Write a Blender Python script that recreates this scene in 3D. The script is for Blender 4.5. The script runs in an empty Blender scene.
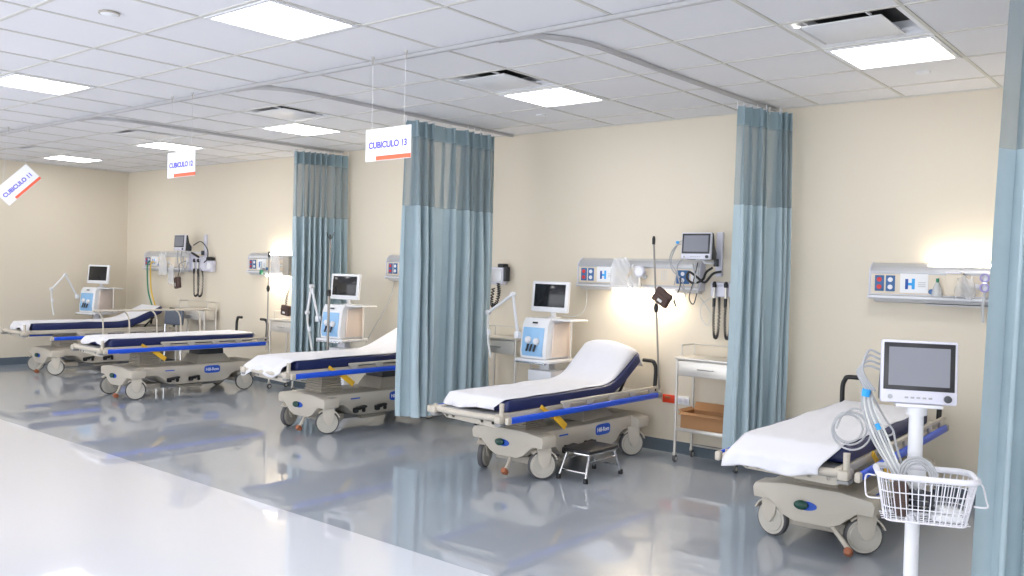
import bpy, bmesh, math, random
from mathutils import Vector, Matrix, Euler
random.seed(7)
PI = math.pi
SC = bpy.context.scene
COL = SC.collection
ZC = 2.812          # ceiling height
YW = 6.639          # back wall
XL = -13.10         # left wall
XR = 3.6            # right wall
GX, GY, CX, CY = -2.538, 6.865, 0.6126, 0.61   # ceiling grid origin and pitch

# ------------------------------------------------------------------ materials
def mat(name, col, rough=.5, metal=0., bump=0., bscale=40., var=0., vscale=6., spec=.5, trans=0., alpha=1., coat=0., sheen=0.):
    m = bpy.data.materials.new(name); m.use_nodes = True
    nt = m.node_tree; b = nt.nodes['Principled BSDF']
    b.inputs['Base Color'].default_value = (*col, 1)
    b.inputs['Roughness'].default_value = rough
    b.inputs['Metallic'].default_value = metal
    b.inputs['Specular IOR Level'].default_value = spec
    b.inputs['Transmission Weight'].default_value = trans
    b.inputs['Alpha'].default_value = alpha
    b.inputs['Coat Weight'].default_value = coat
    b.inputs['Sheen Weight'].default_value = sheen
    tc = nt.nodes.new('ShaderNodeTexCoord')
    if var:
        n = nt.nodes.new('ShaderNodeTexNoise'); n.inputs['Scale'].default_value = vscale; n.inputs['Detail'].default_value = 3
        nt.links.new(tc.outputs['Object'], n.inputs['Vector'])
        mx = nt.nodes.new('ShaderNodeMix'); mx.data_type = 'RGBA'
        mx.inputs[6].default_value = (*[c * (1 - var) for c in col], 1)
        mx.inputs[7].default_value = (*[min(1, c * (1 + var)) for c in col], 1)
        nt.links.new(n.outputs['Fac'], mx.inputs[0]); nt.links.new(mx.outputs[2], b.inputs['Base Color'])
    if bump:
        n = nt.nodes.new('ShaderNodeTexNoise'); n.inputs['Scale'].default_value = bscale; n.inputs['Detail'].default_value = 2
        nt.links.new(tc.outputs['Object'], n.inputs['Vector'])
        bp = nt.nodes.new('ShaderNodeBump'); bp.inputs['Strength'].default_value = bump; bp.inputs['Distance'].default_value = .01
        nt.links.new(n.outputs['Fac'], bp.inputs['Height']); nt.links.new(bp.outputs[0], b.inputs['Normal'])
    return m

def emit(name, col, s):
    m = bpy.data.materials.new(name); m.use_nodes = True
    nt = m.node_tree; nt.nodes.clear()
    e = nt.nodes.new('ShaderNodeEmission'); e.inputs[0].default_value = (*col, 1); e.inputs[1].default_value = s
    o = nt.nodes.new('ShaderNodeOutputMaterial'); nt.links.new(e.outputs[0], o.inputs[0])
    return m

def cloth(name, col, tl=.35, holes=0., rough=.8):
    """woven cloth: diffuse + translucent; 'holes' mixes in the open part of a net"""
    m = bpy.data.materials.new(name); m.use_nodes = True
    nt = m.node_tree; N = nt.nodes; L = nt.links; N.clear()
    tc = N.new('ShaderNodeTexCoord')
    w = N.new('ShaderNodeTexNoise'); w.inputs['Scale'].default_value = 9; w.inputs['Detail'].default_value = 4
    L.new(tc.outputs['Object'], w.inputs['Vector'])
    mx = N.new('ShaderNodeMix'); mx.data_type = 'RGBA'
    mx.inputs[6].default_value = (*[c * .95 for c in col], 1); mx.inputs[7].default_value = (*[min(1, c * 1.05) for c in col], 1)
    L.new(w.outputs['Fac'], mx.inputs[0])
    d = N.new('ShaderNodeBsdfPrincipled'); d.inputs['Roughness'].default_value = rough; d.inputs['Specular IOR Level'].default_value = .25
    d.inputs['Sheen Weight'].default_value = .1
    t = N.new('ShaderNodeBsdfTranslucent')
    L.new(mx.outputs[2], d.inputs['Base Color']); L.new(mx.outputs[2], t.inputs[0])
    ms = N.new('ShaderNodeMixShader'); ms.inputs[0].default_value = tl
    L.new(d.outputs[0], ms.inputs[1]); L.new(t.outputs[0], ms.inputs[2])
    o = N.new('ShaderNodeOutputMaterial'); out = ms
    if holes:
        tr = N.new('ShaderNodeBsdfTransparent')
        m2 = N.new('ShaderNodeMixShader'); m2.inputs[0].default_value = holes
        L.new(ms.outputs[0], m2.inputs[1]); L.new(tr.outputs[0], m2.inputs[2]); out = m2
    L.new(out.outputs[0], o.inputs[0])
    return m

M = {}
M['wall'] = mat('wall_paint', (.75, .68, .56), .55, bump=.04, bscale=120, var=.02, vscale=1.2)
M['tile'] = mat('ceiling_tile', (.80, .80, .82), .9, bump=.25, bscale=220, var=.015, vscale=3)
M['tbar'] = mat('ceiling_grid', (.62, .61, .57), .5)
M['base'] = mat('vinyl_base', (.085, .115, .15), .4)
M['beige'] = mat('beige_plastic', (.60, .55, .47), .38, var=.03)
M['beige2'] = mat('beige_shade_plastic', (.46, .42, .36), .5, var=.04)
M['greyfr'] = mat('grey_frame', (.30, .30, .30), .45, var=.05)
M['white'] = mat('white_plastic', (.80, .81, .84), .32)
M['lilac'] = mat('pale_lilac_plastic', (.70, .70, .80), .35)
M['black'] = mat('black_rubber', (.012, .012, .014), .45, bump=.1, bscale=200)
M['dark'] = mat('dark_grey_plastic', (.035, .04, .05), .4)
M['tire'] = mat('grey_tyre', (.10, .10, .105), .6)
M['disc'] = mat('wheel_cover', (.55, .52, .46), .4)
M['navy'] = mat('navy_vinyl', (.012, .022, .11), .42, bump=.08, bscale=160, var=.1)
M['sheet'] = mat('white_sheet', (.79, .79, .84), .85, bump=.35, bscale=14, sheen=.1)
M['blue'] = mat('blue_bumper', (.010, .095, .75), .35)
M['label'] = mat('blue_label', (.02, .10, .55), .4)
M['ink'] = mat('white_ink', (.85, .88, .95), .5)
M['yellow'] = mat('yellow_webbing', (.85, .50, .03), .6)
M['orange'] = mat('rust_pedal', (.38, .13, .06), .5)
M['green'] = mat('green_pedal', (.01, .07, .05), .4)
M['pole'] = mat('dull_pole', (.30, .28, .26), .35, metal=.6)
M['steel'] = mat('brushed_steel', (.68, .65, .60), .34, metal=.45, bump=.05, bscale=90)
M['chrome'] = mat('chrome', (.72, .72, .72), .15, metal=1)
M['alu'] = mat('satin_aluminium', (.56, .57, .60), .35, metal=.35)
M['cream'] = mat('cream_panel', (.74, .66, .54), .45)
M['plateblue'] = mat('outlet_blue', (.035, .13, .33), .4)
M['red'] = mat('outlet_red', (.62, .03, .02), .4)
M['redplate'] = mat('outlet_red_orange', (.75, .06, .02), .4)
M['logod'] = mat('logo_dark_blue', (.01, .08, .38), .5)
M['logol'] = mat('logo_light_blue', (.03, .38, .85), .5)
M['paper'] = mat('poster_paper', (.85, .86, .88), .5)
M['vblue'] = mat('ventilator_blue', (.30, .54, .82), .35, var=.06, vscale=14)
M['vcream'] = mat('ventilator_side', (.78, .67, .60), .4)
M['screenb'] = mat('black_screen', (.008, .009, .012), .12)
M['screeng'] = mat('grey_screen', (.20, .21, .25), .22)
M['bezel'] = mat('dark_bezel', (.02, .021, .025), .3)
M['cable'] = mat('grey_cable', (.42, .43, .45), .4)
M['cablew'] = mat('white_cable', (.72, .73, .72), .4)
M['cuff'] = mat('brown_cuff', (.085, .05, .042), .7, bump=.2, bscale=100)
M['card'] = mat('cardboard', (.43, .225, .10), .8, var=.06)
M['cardin'] = mat('cardboard_inside', (.36, .20, .10), .85)
M['gyellow'] = mat('yellow_hose', (.75, .50, .05), .4)
M['ggreen'] = mat('green_hose', (.02, .22, .12), .4)
M['track'] = mat('track_aluminium', (.52, .52, .53), .4, metal=.2)
M['sign'] = mat('sign_board', (.84, .85, .88), .4)
M['signtext'] = mat('sign_blue_ink', (.06, .05, .62), .5)
M['signor'] = mat('sign_orange', (.86, .14, .06), .45)
M['recess'] = mat('duct_dark', (.03, .03, .032), .8)
M['recessw'] = mat('duct_white', (.5, .5, .5), .8)
M['curt'] = cloth('curtain_cloth', (.50, .62, .675), .17)
M['head'] = cloth('curtain_heading', (.34, .45, .50), .15)
M['net'] = cloth('curtain_net', (.33, .42, .46), .12, holes=.31)
M['cord'] = mat('nylon_cord', (.75, .76, .78), .4)
M['clear'] = mat('clear_plastic', (.92, .93, .95), .25, alpha=.32)
M['clearc'] = mat('clear_tubing', (.72, .75, .78), .2, alpha=.6)
M['wire'] = mat('white_wire', (.82, .82, .87), .35)
M['panel'] = emit('light_panel', (1, .98, .96), 9.0)
M['spot'] = emit('small_downlight', (1, .92, .8), 4)
M['lampon'] = emit('bed_lamp_on', (1, .86, .66), 34)
M['lampoff'] = mat('bed_lamp_off', (.62, .62, .63), .4)

# ------------------------------------------------------------------ mesh builder
class MB:
    def __init__(s): s.bm = bmesh.new(); s.mats = []
    def mi(s, m):
        if m not in s.mats: s.mats.append(m)
        return s.mats.index(m)
    def _take(s, b2, m, T=None):
        if T is not None: bmesh.ops.transform(b2, matrix=T, verts=b2.verts)
        i = s.mi(m); vm = {}
        for v in b2.verts: vm[v] = s.bm.verts.new(v.co)
        for f in b2.faces:
            try: nf = s.bm.faces.new([vm[v] for v in f.verts]); nf.material_index = i; nf.smooth = True
            except ValueError: pass
        b2.free()
    def box(s, c, d, m, bev=0., rot=None, seg=2):
        b = bmesh.new(); bmesh.ops.create_cube(b, size=1)
        bmesh.ops.scale(b, vec=d, verts=b.verts)
        if bev: bmesh.ops.bevel(b, geom=b.edges[:], offset=min(bev, min(d) * .49), segments=seg, affect='EDGES', profile=.5)
        T = Matrix.Translation(c)
        if rot is not None: T = T @ (rot if isinstance(rot, Matrix) else Euler(rot).to_matrix().to_4x4())
        s._take(b, m, T); return s
    def prism(s, pts, axis, t0, t1, m, bev=0., seg=2, T=None):
        """outline in the two other axes (order x,y,z without axis), extruded t0..t1"""
        def P(a, b_, t):
            return {'x': (t, a, b_), 'y': (a, t, b_), 'z': (a, b_, t)}[axis]
        b = bmesh.new()
        lo = [b.verts.new(P(p[0], p[1], t0)) for p in pts]; hi = [b.verts.new(P(p[0], p[1], t1)) for p in pts]
        b.faces.new(lo); b.faces.new(hi[::-1]); n = len(pts)
        for i in range(n): b.faces.new([lo[i], hi[i], hi[(i + 1) % n], lo[(i + 1) % n]][::-1])
        bmesh.ops.recalc_face_normals(b, faces=b.faces)
        if bev:
            es = [e for e in b.edges if (e.verts[0] in lo) == (e.verts[1] in lo)]
            bmesh.ops.bevel(b, geom=es, offset=bev, segments=seg, affect='EDGES', profile=.5, clamp_overlap=True)
        s._take(b, m, T); return s
    def tube(s, path, r, m, seg=8, closed=False, cap=True, flat=None):
        b = bmesh.new(); P = [Vector(p) for p in path]; n = len(P)
        rs = r if isinstance(r, (list, tuple)) else [r] * n
        rings = []; prev = None
        for i in range(n):
            if closed: t = P[(i + 1) % n] - P[i - 1]
            else: t = P[min(i + 1, n - 1)] - P[max(i - 1, 0)]
            if t.length < 1e-9: t = Vector((0, 0, 1))
            t.normalize()
            if prev is None:
                up = Vector((0, 0, 1)) if abs(t.z) < .9 else Vector((0, 1, 0))
                u = t.cross(up).normalized()
            else:
                u = (prev - t * prev.dot(t)); u = u.normalized() if u.length > 1e-6 else t.orthogonal().normalized()
            prev = u; w = t.cross(u)
            fx = flat or (1, 1)
            rings.append([b.verts.new(P[i] + (u * math.cos(a) * fx[0] + w * math.sin(a) * fx[1]) * rs[i]) for a in [2 * PI * k / seg for k in range(seg)]])
        m_ = n if closed else n - 1
        for i in range(m_):
            A, B = rings[i], rings[(i + 1) % n]
            for k in range(seg): b.faces.new([A[k], A[(k + 1) % seg], B[(k + 1) % seg], B[k]])
        if cap and not closed: b.faces.new(rings[0][::-1]); b.faces.new(rings[-1])
        s._take(b, m); return s
    def lathe(s, prof, m, T=None, seg=20):
        """profile (r,h) turned about z"""
        b = bmesh.new(); rings = []
        for r, h in prof:
            if r < 1e-6: rings.append([b.verts.new((0, 0, h))])
            else: rings.append([b.verts.new((r * math.cos(2 * PI * k / seg), r * math.sin(2 * PI * k / seg), h)) for k in range(seg)])
        for A, B in zip(rings, rings[1:]):
            for k in range(seg):
                q = [A[k % len(A)], A[(k + 1) % len(A)], B[(k + 1) % len(B)], B[k % len(B)]]
                q2 = []
                for v in q:
                    if v not in q2: q2.append(v)
                if len(q2) > 2: b.faces.new(q2)
        bmesh.ops.recalc_face_normals(b, faces=b.faces)
        s._take(b, m, T); return s
    def grid(s, f, nu, nv, m):
        b = bmesh.new()
        V = [[b.verts.new(f(i / nu, j / nv)) for j in range(nv + 1)] for i in range(nu + 1)]
        for i in range(nu):
            for j in range(nv): b.faces.new([V[i][j], V[i + 1][j], V[i + 1][j + 1], V[i][j + 1]])
        s._take(b, m); return s
    def build(s, name, parent=None, loc=(0, 0, 0), rz=0, ang=38, smooth=False):
        me = bpy.data.meshes.new(name); s.bm.normal_update()
        if not smooth:
            for e in s.bm.edges:
                if len(e.link_faces) == 2 and e.calc_face_angle(0) > math.radians(ang): e.smooth = False
        s.bm.to_mesh(me); s.bm.free()
        for m in s.mats: me.materials.append(m)
        o = bpy.data.objects.new(name, me); COL.objects.link(o)
        o.location = loc; o.rotation_euler = (0, 0, rz)
        if parent: o.parent = parent
        return o

def RX(a): return Matrix.Rotation(a, 4, 'X')
def RY(a): return Matrix.Rotation(a, 4, 'Y')
def RZ(a): return Matrix.Rotation(a, 4, 'Z')
def TR(*p): return Matrix.Translation(p)

def cr(pts, n=6):
    """Catmull-Rom through points"""
    P = [Vector(p) for p in pts]; P = [2 * P[0] - P[1]] + P + [2 * P[-1] - P[-2]]; out = []
    for i in range(1, len(P) - 2):
        for k in range(n):
            t = k / n; a, b, c, d = P[i - 1:i + 3]
            out.append(.5 * ((2 * b) + (c - a) * t + (2 * a - 5 * b + 4 * c - d) * t * t + (3 * b - a - 3 * c + d) * t ** 3))
    out.append(P[-2]); return out

def tag(o, label=None, cat=None, group=None, kind=None):
    if label: o['label'] = label
    if cat: o['category'] = cat
    if group: o['group'] = group
    if kind: o['kind'] = kind
    return o
def thing(name, label, cat, loc=(0, 0, 0), rz=0, group=None):
    o = bpy.data.objects.new(name, None); o.empty_display_size = .1; COL.objects.link(o)
    o.location = loc; o.rotation_euler = (0, 0, rz)
    return tag(o, label, cat, group)
def struct(o): o['kind'] = 'structure'; return o
def copy_tree(o, parent=None):
    c = o.copy(); COL.objects.link(c); c.parent = parent
    for ch in [x for x in COL.objects if x.parent == o]: copy_tree(ch, c)
    return c
_fonts = {}
def text_mesh(name, s, size, m, parent, T, off=0., ext=.0006, align='CENTER'):
    cu = bpy.data.curves.new(name, 'FONT'); cu.body = s; cu.size = size; cu.align_x = align; cu.align_y = 'CENTER'
    cu.offset = off; cu.extrude = ext
    t = bpy.data.objects.new(name, cu); COL.objects.link(t)
    bpy.context.view_layer.update()
    me = bpy.data.meshes.new_from_object(t.evaluated_get(bpy.context.evaluated_depsgraph_get()))
    COL.objects.unlink(t); bpy.data.objects.remove(t)
    me.name = name; me.materials.clear(); me.materials.append(m)
    me.transform(T)
    o = bpy.data.objects.new(name, me); COL.objects.link(o); o.parent = parent
    return o
UPR = RX(PI / 2)      # text plane upright facing -y

# ------------------------------------------------------------------ camera
F_, P_, R_, Y_ = 887.87, -.0199, .0283, .6918
cy, sy, cp, sp = math.cos(Y_), math.sin(Y_), math.cos(P_), math.sin(P_)
fw = Vector((-sy * cp, cy * cp, sp)); ri = Vector((cy, sy, 0)); up = ri.cross(fw)
Rv = math.cos(R_) * ri + math.sin(R_) * up; Uv = -math.sin(R_) * ri + math.cos(R_) * up
cam = bpy.data.objects.new('camera', bpy.data.cameras.new('camera')); COL.objects.link(cam)
cam.matrix_world = Matrix(((Rv.x, Uv.x, -fw.x, 0), (Rv.y, Uv.y, -fw.y, 0), (Rv.z, Uv.z, -fw.z, 1.498), (0, 0, 0, 1)))
cam.data.sensor_width = 36; cam.data.lens = F_ / 1024 * 36; cam.data.clip_start = .05
SC.camera = cam

# ------------------------------------------------------------------ room shell
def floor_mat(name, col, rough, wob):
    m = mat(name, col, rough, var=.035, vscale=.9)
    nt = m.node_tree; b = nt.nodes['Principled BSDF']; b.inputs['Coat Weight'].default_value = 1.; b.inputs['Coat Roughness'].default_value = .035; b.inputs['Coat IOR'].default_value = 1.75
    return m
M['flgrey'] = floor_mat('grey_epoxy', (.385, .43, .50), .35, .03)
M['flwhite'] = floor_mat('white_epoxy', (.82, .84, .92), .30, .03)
Y0 = -3.4
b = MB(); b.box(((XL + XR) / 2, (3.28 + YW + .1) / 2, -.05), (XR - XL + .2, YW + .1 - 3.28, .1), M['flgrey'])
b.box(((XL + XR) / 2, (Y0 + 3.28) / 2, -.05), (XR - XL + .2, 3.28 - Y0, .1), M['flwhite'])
struct(b.build('floor'))
b = MB(); b.box(((XL + XR) / 2, YW + .06, ZC / 2 + .02), (XR - XL + .2, .12, ZC + .16), M['wall']); struct(b.build('wall_back'))
b = MB(); b.box((XL - .06, (Y0 + YW) / 2, ZC / 2 + .02), (.12, YW - Y0, ZC + .16), M['wall']); struct(b.build('wall_left'))
b = MB(); b.box((XR + .06, (Y0 + YW) / 2, ZC / 2 + .02), (.12, YW - Y0, ZC + .16), M['wall']); struct(b.build('wall_right'))
def baseboard(name, p0, p1, n):
    b = MB(); d = Vector(p1) - Vector(p0); L = d.length
    prof = [(0, 0), (.012, 0), (.009, .008), (.006, .014), (.005, .098), (.002, .102), (0, .102)]
    a = math.atan2(d.y, d.x)
    b.prism([(-q[0], q[1]) if n < 0 else q for q in prof], 'x', 0, L, M['base'], T=TR(*p0, 0) @ RZ(a))
    struct(b.build(name))
baseboard('baseboard_back', (XL, YW), (XR, YW), -1)
baseboard('baseboard_left', (XL, Y0), (XL, YW), -1)
baseboard('baseboard_right', (XR, Y0), (XR, YW), 1)

DIFF = [(1, 3), (-3, 3), (-7, 3), (-11, 3), (-15, 3)]
LIGHTS = [(1, 2), (-3, 2), (-8, 2), (-12, 2), (-16, 2), (1, 6), (-3, 6), (-8, 6), (-12, 6), (-16, 6), (5, 2), (5, 6), (-3, 11), (1, 11), (5, 11), (-8, 11), (-12, 11)]
def cell(i, j): return GX + CX * i, GY - CY * (j + 1), GX + CX * (i + 1), GY - CY * j   # x0,y0,x1,y1
b = MB(); i = -18
gi0, gi1 = -18, 11; gj1 = 17
bm = b.bm; k = b.mi(M['tile'])
for i in range(gi0, gi1):
    for j in range(0, gj1):
        if (i, j) in DIFF: continue
        x0, y0, x1, y1 = cell(i, j)
        x0 = max(x0, XL); x1 = min(x1, XR + .1); y1 = min(y1, YW); y0 = max(y0, Y0)
        if x1 <= x0 or y1 <= y0: continue
        t = .03
        lo = [bm.verts.new((x, y, ZC)) for x, y in ((x0, y0), (x0, y1), (x1, y1), (x1, y0))]
        hi = [bm.verts.new((x, y, ZC + t)) for x, y in ((x0, y0), (x0, y1), (x1, y1), (x1, y0))]
        bm.faces.new(lo).material_index = k; bm.faces.new(hi[::-1])
        for q in range(4): bm.faces.new([lo[q], hi[q], hi[(q + 1) % 4], lo[(q + 1) % 4]])
struct(b.build('ceiling'))
b = MB()
for i in range(gi0, gi1 + 1):
    x = GX + CX * i
    if XL < x < XR: b.box((x, (Y0 + YW) / 2, ZC - .001), (.019, YW - Y0, .008), M['tbar'])
for j in range(0, gj1):
    y = GY - CY * j
    if Y0 < y < YW: b.box(((XL + XR) / 2, y, ZC - .0015), (XR - XL, .019, .008), M['tbar'])
b.box(((XL + XR) / 2, YW - .01, ZC - .002), (XR - XL, .02, .012), M['tbar'])
b.box((XL + .01, (Y0 + YW) / 2, ZC - .002), (.02, YW - Y0, .012), M['tbar'])
struct(b.build('trim_1'))

BAYS = {1: 'the rightmost bed', -3: 'the bed with the black footstool', -7: 'the bed half hidden by a curtain', -8: 'the bed half hidden by a curtain', -11: 'the flat bed second from the left', -12: 'the flat bed second from the left', -15: 'the leftmost bed', -16: 'the leftmost bed'}
for (i, j) in LIGHTS:
    x0, y0, x1, y1 = cell(i, j); cx_, cy_ = (x0 + x1) / 2, (y0 + y1) / 2
    if j == 2: lab = 'glowing ceiling panel above ' + BAYS.get(i, 'the space right of the beds')
    else: lab = {(-3, 6): 'large glowing ceiling panel at the top edge, left of centre', (-8, 6): 'glowing ceiling panel cut by the left edge in the near row', (1, 6): 'near ceiling panel right of centre', (5, 6): 'near ceiling panel at the far right',
        (-12, 6): 'near ceiling panel towards the left wall', (-16, 6): 'near ceiling panel against the left wall', (-3, 11): 'ceiling panel behind the camera, left of the middle', (1, 11): 'ceiling panel behind the camera, right of the middle',
        (5, 11): 'ceiling panel behind the camera, far right', (-8, 11): 'ceiling panel behind the camera, far left', (-12, 11): 'ceiling panel behind the camera, farthest left'}[(i, j)]
    t = thing('ceiling_light', lab, 'ceiling light', (cx_, cy_, ZC), 0, 'square light panels in the ceiling')
    b = MB(); w = CX - .024; h = CY - .024; f = .028
    for s in (-1, 1):
        b.box((0, s * (h - f) / 2, -.004), (w, f, .014), M['white'], .003); b.box((s * (w - f) / 2, 0, -.004), (f, h - 2 * f, .014), M['white'], .003)
    b.build('frame', t)
    b = MB(); b.box((0, 0, -.003), (w - 2 * f, h - 2 * f, .006), M['panel']); b.build('light_diffuser', t)
for (i, j) in DIFF:
    x0, y0, x1, y1 = cell(i, j); cx_, cy_ = (x0 + x1) / 2, (y0 + y1) / 2
    t = thing('air_diffuser', 'square air vent with dark slot above ' + BAYS[i], 'air vent', (cx_, cy_, ZC), 0, 'ceiling air vents')
    b = MB(); w = CX / 2 - .011; h = CY / 2 - .011; a = .243
    # frame: sloped cone from the grid edge up into the recess
    for sgn in range(4):
        R = RZ(sgn * PI / 2); W = w if sgn % 2 == 0 else h; D = h if sgn % 2 == 0 else w
        bb = bmesh.new()
        pts = [(-W, -D, 0), (W, -D, 0), (a + .02, -a - .02, .006), (-a - .02, -a - .02, .006), (-a + .02, -a + .02, .07), (a - .02, -a + .02, .07)]
        v = [bb.verts.new(p) for p in pts]
        bb.faces.new([v[0], v[1], v[2], v[3]]); bb.faces.new([v[3], v[2], v[5], v[4]])
        b._take(bb, M['white'], R)
    b.build('frame', t)
    b = MB(); b.box((0, 0, .10), (.50, .50, .06), M['recess']); b.build('duct', t)
    b = MB(); b.box((-.035, .035, .006), (.415, .415, .008), M['white'], .003)
    b.build('plate', t)
    for p_, d_ in (((.12, -.21, .014), (.008, .09, .012)), ((-.2, -.21, .014), (.008, .09, .012)), ((.21, .18, .014), (.09, .008, .012))):
        b = MB(); b.box(p_, d_, M['white']); b.build('clip', t)

# small ceiling fittings
def disc(x, y, r, lab, cat, name, m='white', h=.012):
    b = MB(); b.lathe([(0, -h), (r * .8, -h), (r, -h * .4), (r, 0)], M[m], TR(x, y, ZC)); o = b.build(name); tag(o, lab, cat); return o
t = thing('smoke_detector', 'round flat grey ceiling sensor in the tile near the top left', 'smoke detector', (-4.72, 2.27, ZC))
b = MB(); b.lathe([(0, -.022), (.03, -.022), (.045, -.012), (.048, 0)], M['white']); b.build('housing', t)
b = MB(); b.lathe([(.047, -.012), (.054, -.010), (.054, -.004), (.047, 0)], M['beige2']); b.build('rim', t)
tag(disc(-1.862, 4.523, .017, 'tiny bright recessed spotlight by the rightmost air vent', 'spotlight', 'downlight', 'spot', .004), group=None)
disc(-4.622, 5.897, .045, 'small flat sprinkler cover just below the centre ceiling panel', 'sprinkler cover', 'sprinkler_cover')
disc(-1.612, 5.92, .045, 'small flat sprinkler cover below the rightmost ceiling panel', 'sprinkler cover', 'sprinkler_cover')
disc(-7.009, 5.902, .045, 'small flat sprinkler cover right of the ceiling panel behind the first sign', 'sprinkler cover', 'sprinkler_cover')

# ------------------------------------------------------------------ curtain tracks
def track(path, lab):
    b = MB(); P = [Vector(p) for p in path]; n = len(P); bm2 = bmesh.new(); rings = []
    for i in range(n):
        t_ = (P[min(i + 1, n - 1)] - P[max(i - 1, 0)]).normalized(); s_ = Vector((-t_.y, t_.x, 0))
        rings.append([bm2.verts.new(P[i] + s_ * a + Vector((0, 0, c))) for a, c in ((-.014, 0), (-.014, -.022), (-.006, -.022), (-.006, -.016), (.006, -.016), (.006, -.022), (.014, -.022), (.014, 0))])
    for A, B in zip(rings, rings[1:]):
        for k in range(8): bm2.faces.new([A[k], A[(k + 1) % 8], B[(k + 1) % 8], B[k]])
    bm2.faces.new(rings[0]); bm2.faces.new(rings[-1][::-1])
    bmesh.ops.recalc_face_normals(bm2, faces=bm2.faces)
    b._take(bm2, M['track']); o = b.build('curtain_track'); tag(o, lab, 'curtain track', 'metal curtain tracks under the ceiling'); return o
TY = 3.80; ZT = ZC - .004
track([(XL + .05, TY, ZT), (XR - .2, TY, ZT)], 'long straight metal curtain track running the length of the ceiling')
def branch(xs, xe, lab, xw=None):
    P = [(xe - .40, TY + .022, ZT)]
    for k in range(0, 15):
        a = k / 14 * PI / 2; P.append((xe - .28 + .28 * math.sin(a), TY + .03 + .46 - .46 * math.cos(a), ZT))
    P += [(xe, 5.0, ZT), (xe + (xw or 0) * .4, 6.0, ZT), (xe + (xw or 0), YW - .02, ZT)]
    track(P, lab)
TRX = {'a': -2.92, 'b': -5.53, 'c': -8.13, 'd': -.33}
branch(0, TRX['a'], 'curved curtain track ending at the wall above the curtain left of the rightmost bed', .06)
branch(0, TRX['b'], 'curved curtain track carrying the large middle curtain')
branch(0, TRX['c'], 'curved curtain track carrying the farthest curtain', .06)
branch(0, TRX['d'], 'curved curtain track at the far right near the photo edge')

# ------------------------------------------------------------------ curtains
def smooth_noise(seed):
    rnd = random.Random(seed); T = [rnd.uniform(-1, 1) for _ in range(64)]
    def f(x):
        i = math.floor(x); t = x - i; t = t * t * (3 - 2 * t)
        return T[i % 64] * (1 - t) + T[(i + 1) % 64] * t
    return f
def curtain(p0, p1, nf, amp, seed, lab, zt=2.745, zb=.24, flat=None, splay=.0, group='hospital cubicle curtains'):
    """hung between ground points p0,p1; nf folds; zones of weaker folds given by flat(s)"""
    p0, p1 = Vector(p0), Vector(p1); d = (p1 - p0); L = d.length; d.normalize(); nrm = Vector((-d.y, d.x))
    t = thing('cubicle_curtain', lab, 'curtain', ((p0.x + p1.x) / 2, (p0.y + p1.y) / 2, zb), 0, group)
    o = Vector((t.location.x, t.location.y)); N1 = smooth_noise(seed); N2 = smooth_noise(seed + 5); N3 = smooth_noise(seed + 9)
    NS = nf * 18
    C = [0]
    for i_ in range(200): C.append(C[-1] + (max(.06, flat((i_ + .5) / 200)) if flat else 1))
    def cum(s):
        q = max(0, min(199.999, s * 200)); k = int(q); return (C[k] + (C[k + 1] - C[k]) * (q - k)) / C[-1]
    def pt(s, z):
        h = (zt - z) / (zt - zb)
        ph = 2 * PI * (nf * cum(s) + .5 * N1(cum(s) * nf * .6))
        k = amp * (.75 + .45 * N2(s * nf * .9 + h * .5)) * (flat(s) if flat else 1)
        k *= .62 + .5 * min(1, h * 2.2)
        a = math.sin(ph) + .22 * math.sin(2 * ph + 1.2 + h)
        l = s * L + .30 * L / nf * math.sin(2 * ph) * (.6 + .4 * h) * (flat(s) if flat else 1)
        l += splay * (s - .5) * h * L
        off = k * a + .012 * N3(s * nf + h * 3.1) * h * 2
        q = p0 + d * l + nrm * off
        return Vector((q.x - o.x, q.y - o.y, z - zb))
    def strip(name, z0, z1, nz, m, off=0):
        b = MB(); b.grid(lambda u, v: pt(u, z0 + (z1 - z0) * v) , NS, nz, m); return b.build(name, t, smooth=True)
    strip('heading_band', zt - .135, zt, 3, M['head'])
    strip('net_panel', 2.025, zt - .135, 8, M['net'])
    strip('drape', zb, 2.025, 22, M['curt'])
    # carriers
    b = MB(); n = nf + 1
    for k in range(n + 1):
        q = pt(k / n, zt); b.tube([(q.x, q.y, q.z - .02), (q.x, q.y, q.z + .035)], .004, M['white'], 6)
    b.build('hook', t)['kind'] = 'stuff'
    return t
def flat4(s): return .06 if .24 < s < .42 else 1
curtain((-5.51, 5.20), (-5.51, 6.32), 9, .125, 11, 'largest blue-grey curtain, beside the sign reading CUBICULO 13', zb=.22, flat=flat4, splay=-.06)
curtain((-2.90, 6.05), (-2.73, 6.55), 7, .10, 23, 'blue-grey curtain hiding part of the trolley that holds a cardboard box', zb=.20)
curtain((-8.14, 6.00), (-7.93, 6.56), 8, .10, 31, 'blue-grey curtain behind the slim metal drip stand', zb=.22)
curtain((-.725, 3.90), (.45, 3.92), 14, .075, 47, 'pale blue-grey curtain right behind the wire-basket monitor stand', zb=.10, splay=.10)

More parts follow.
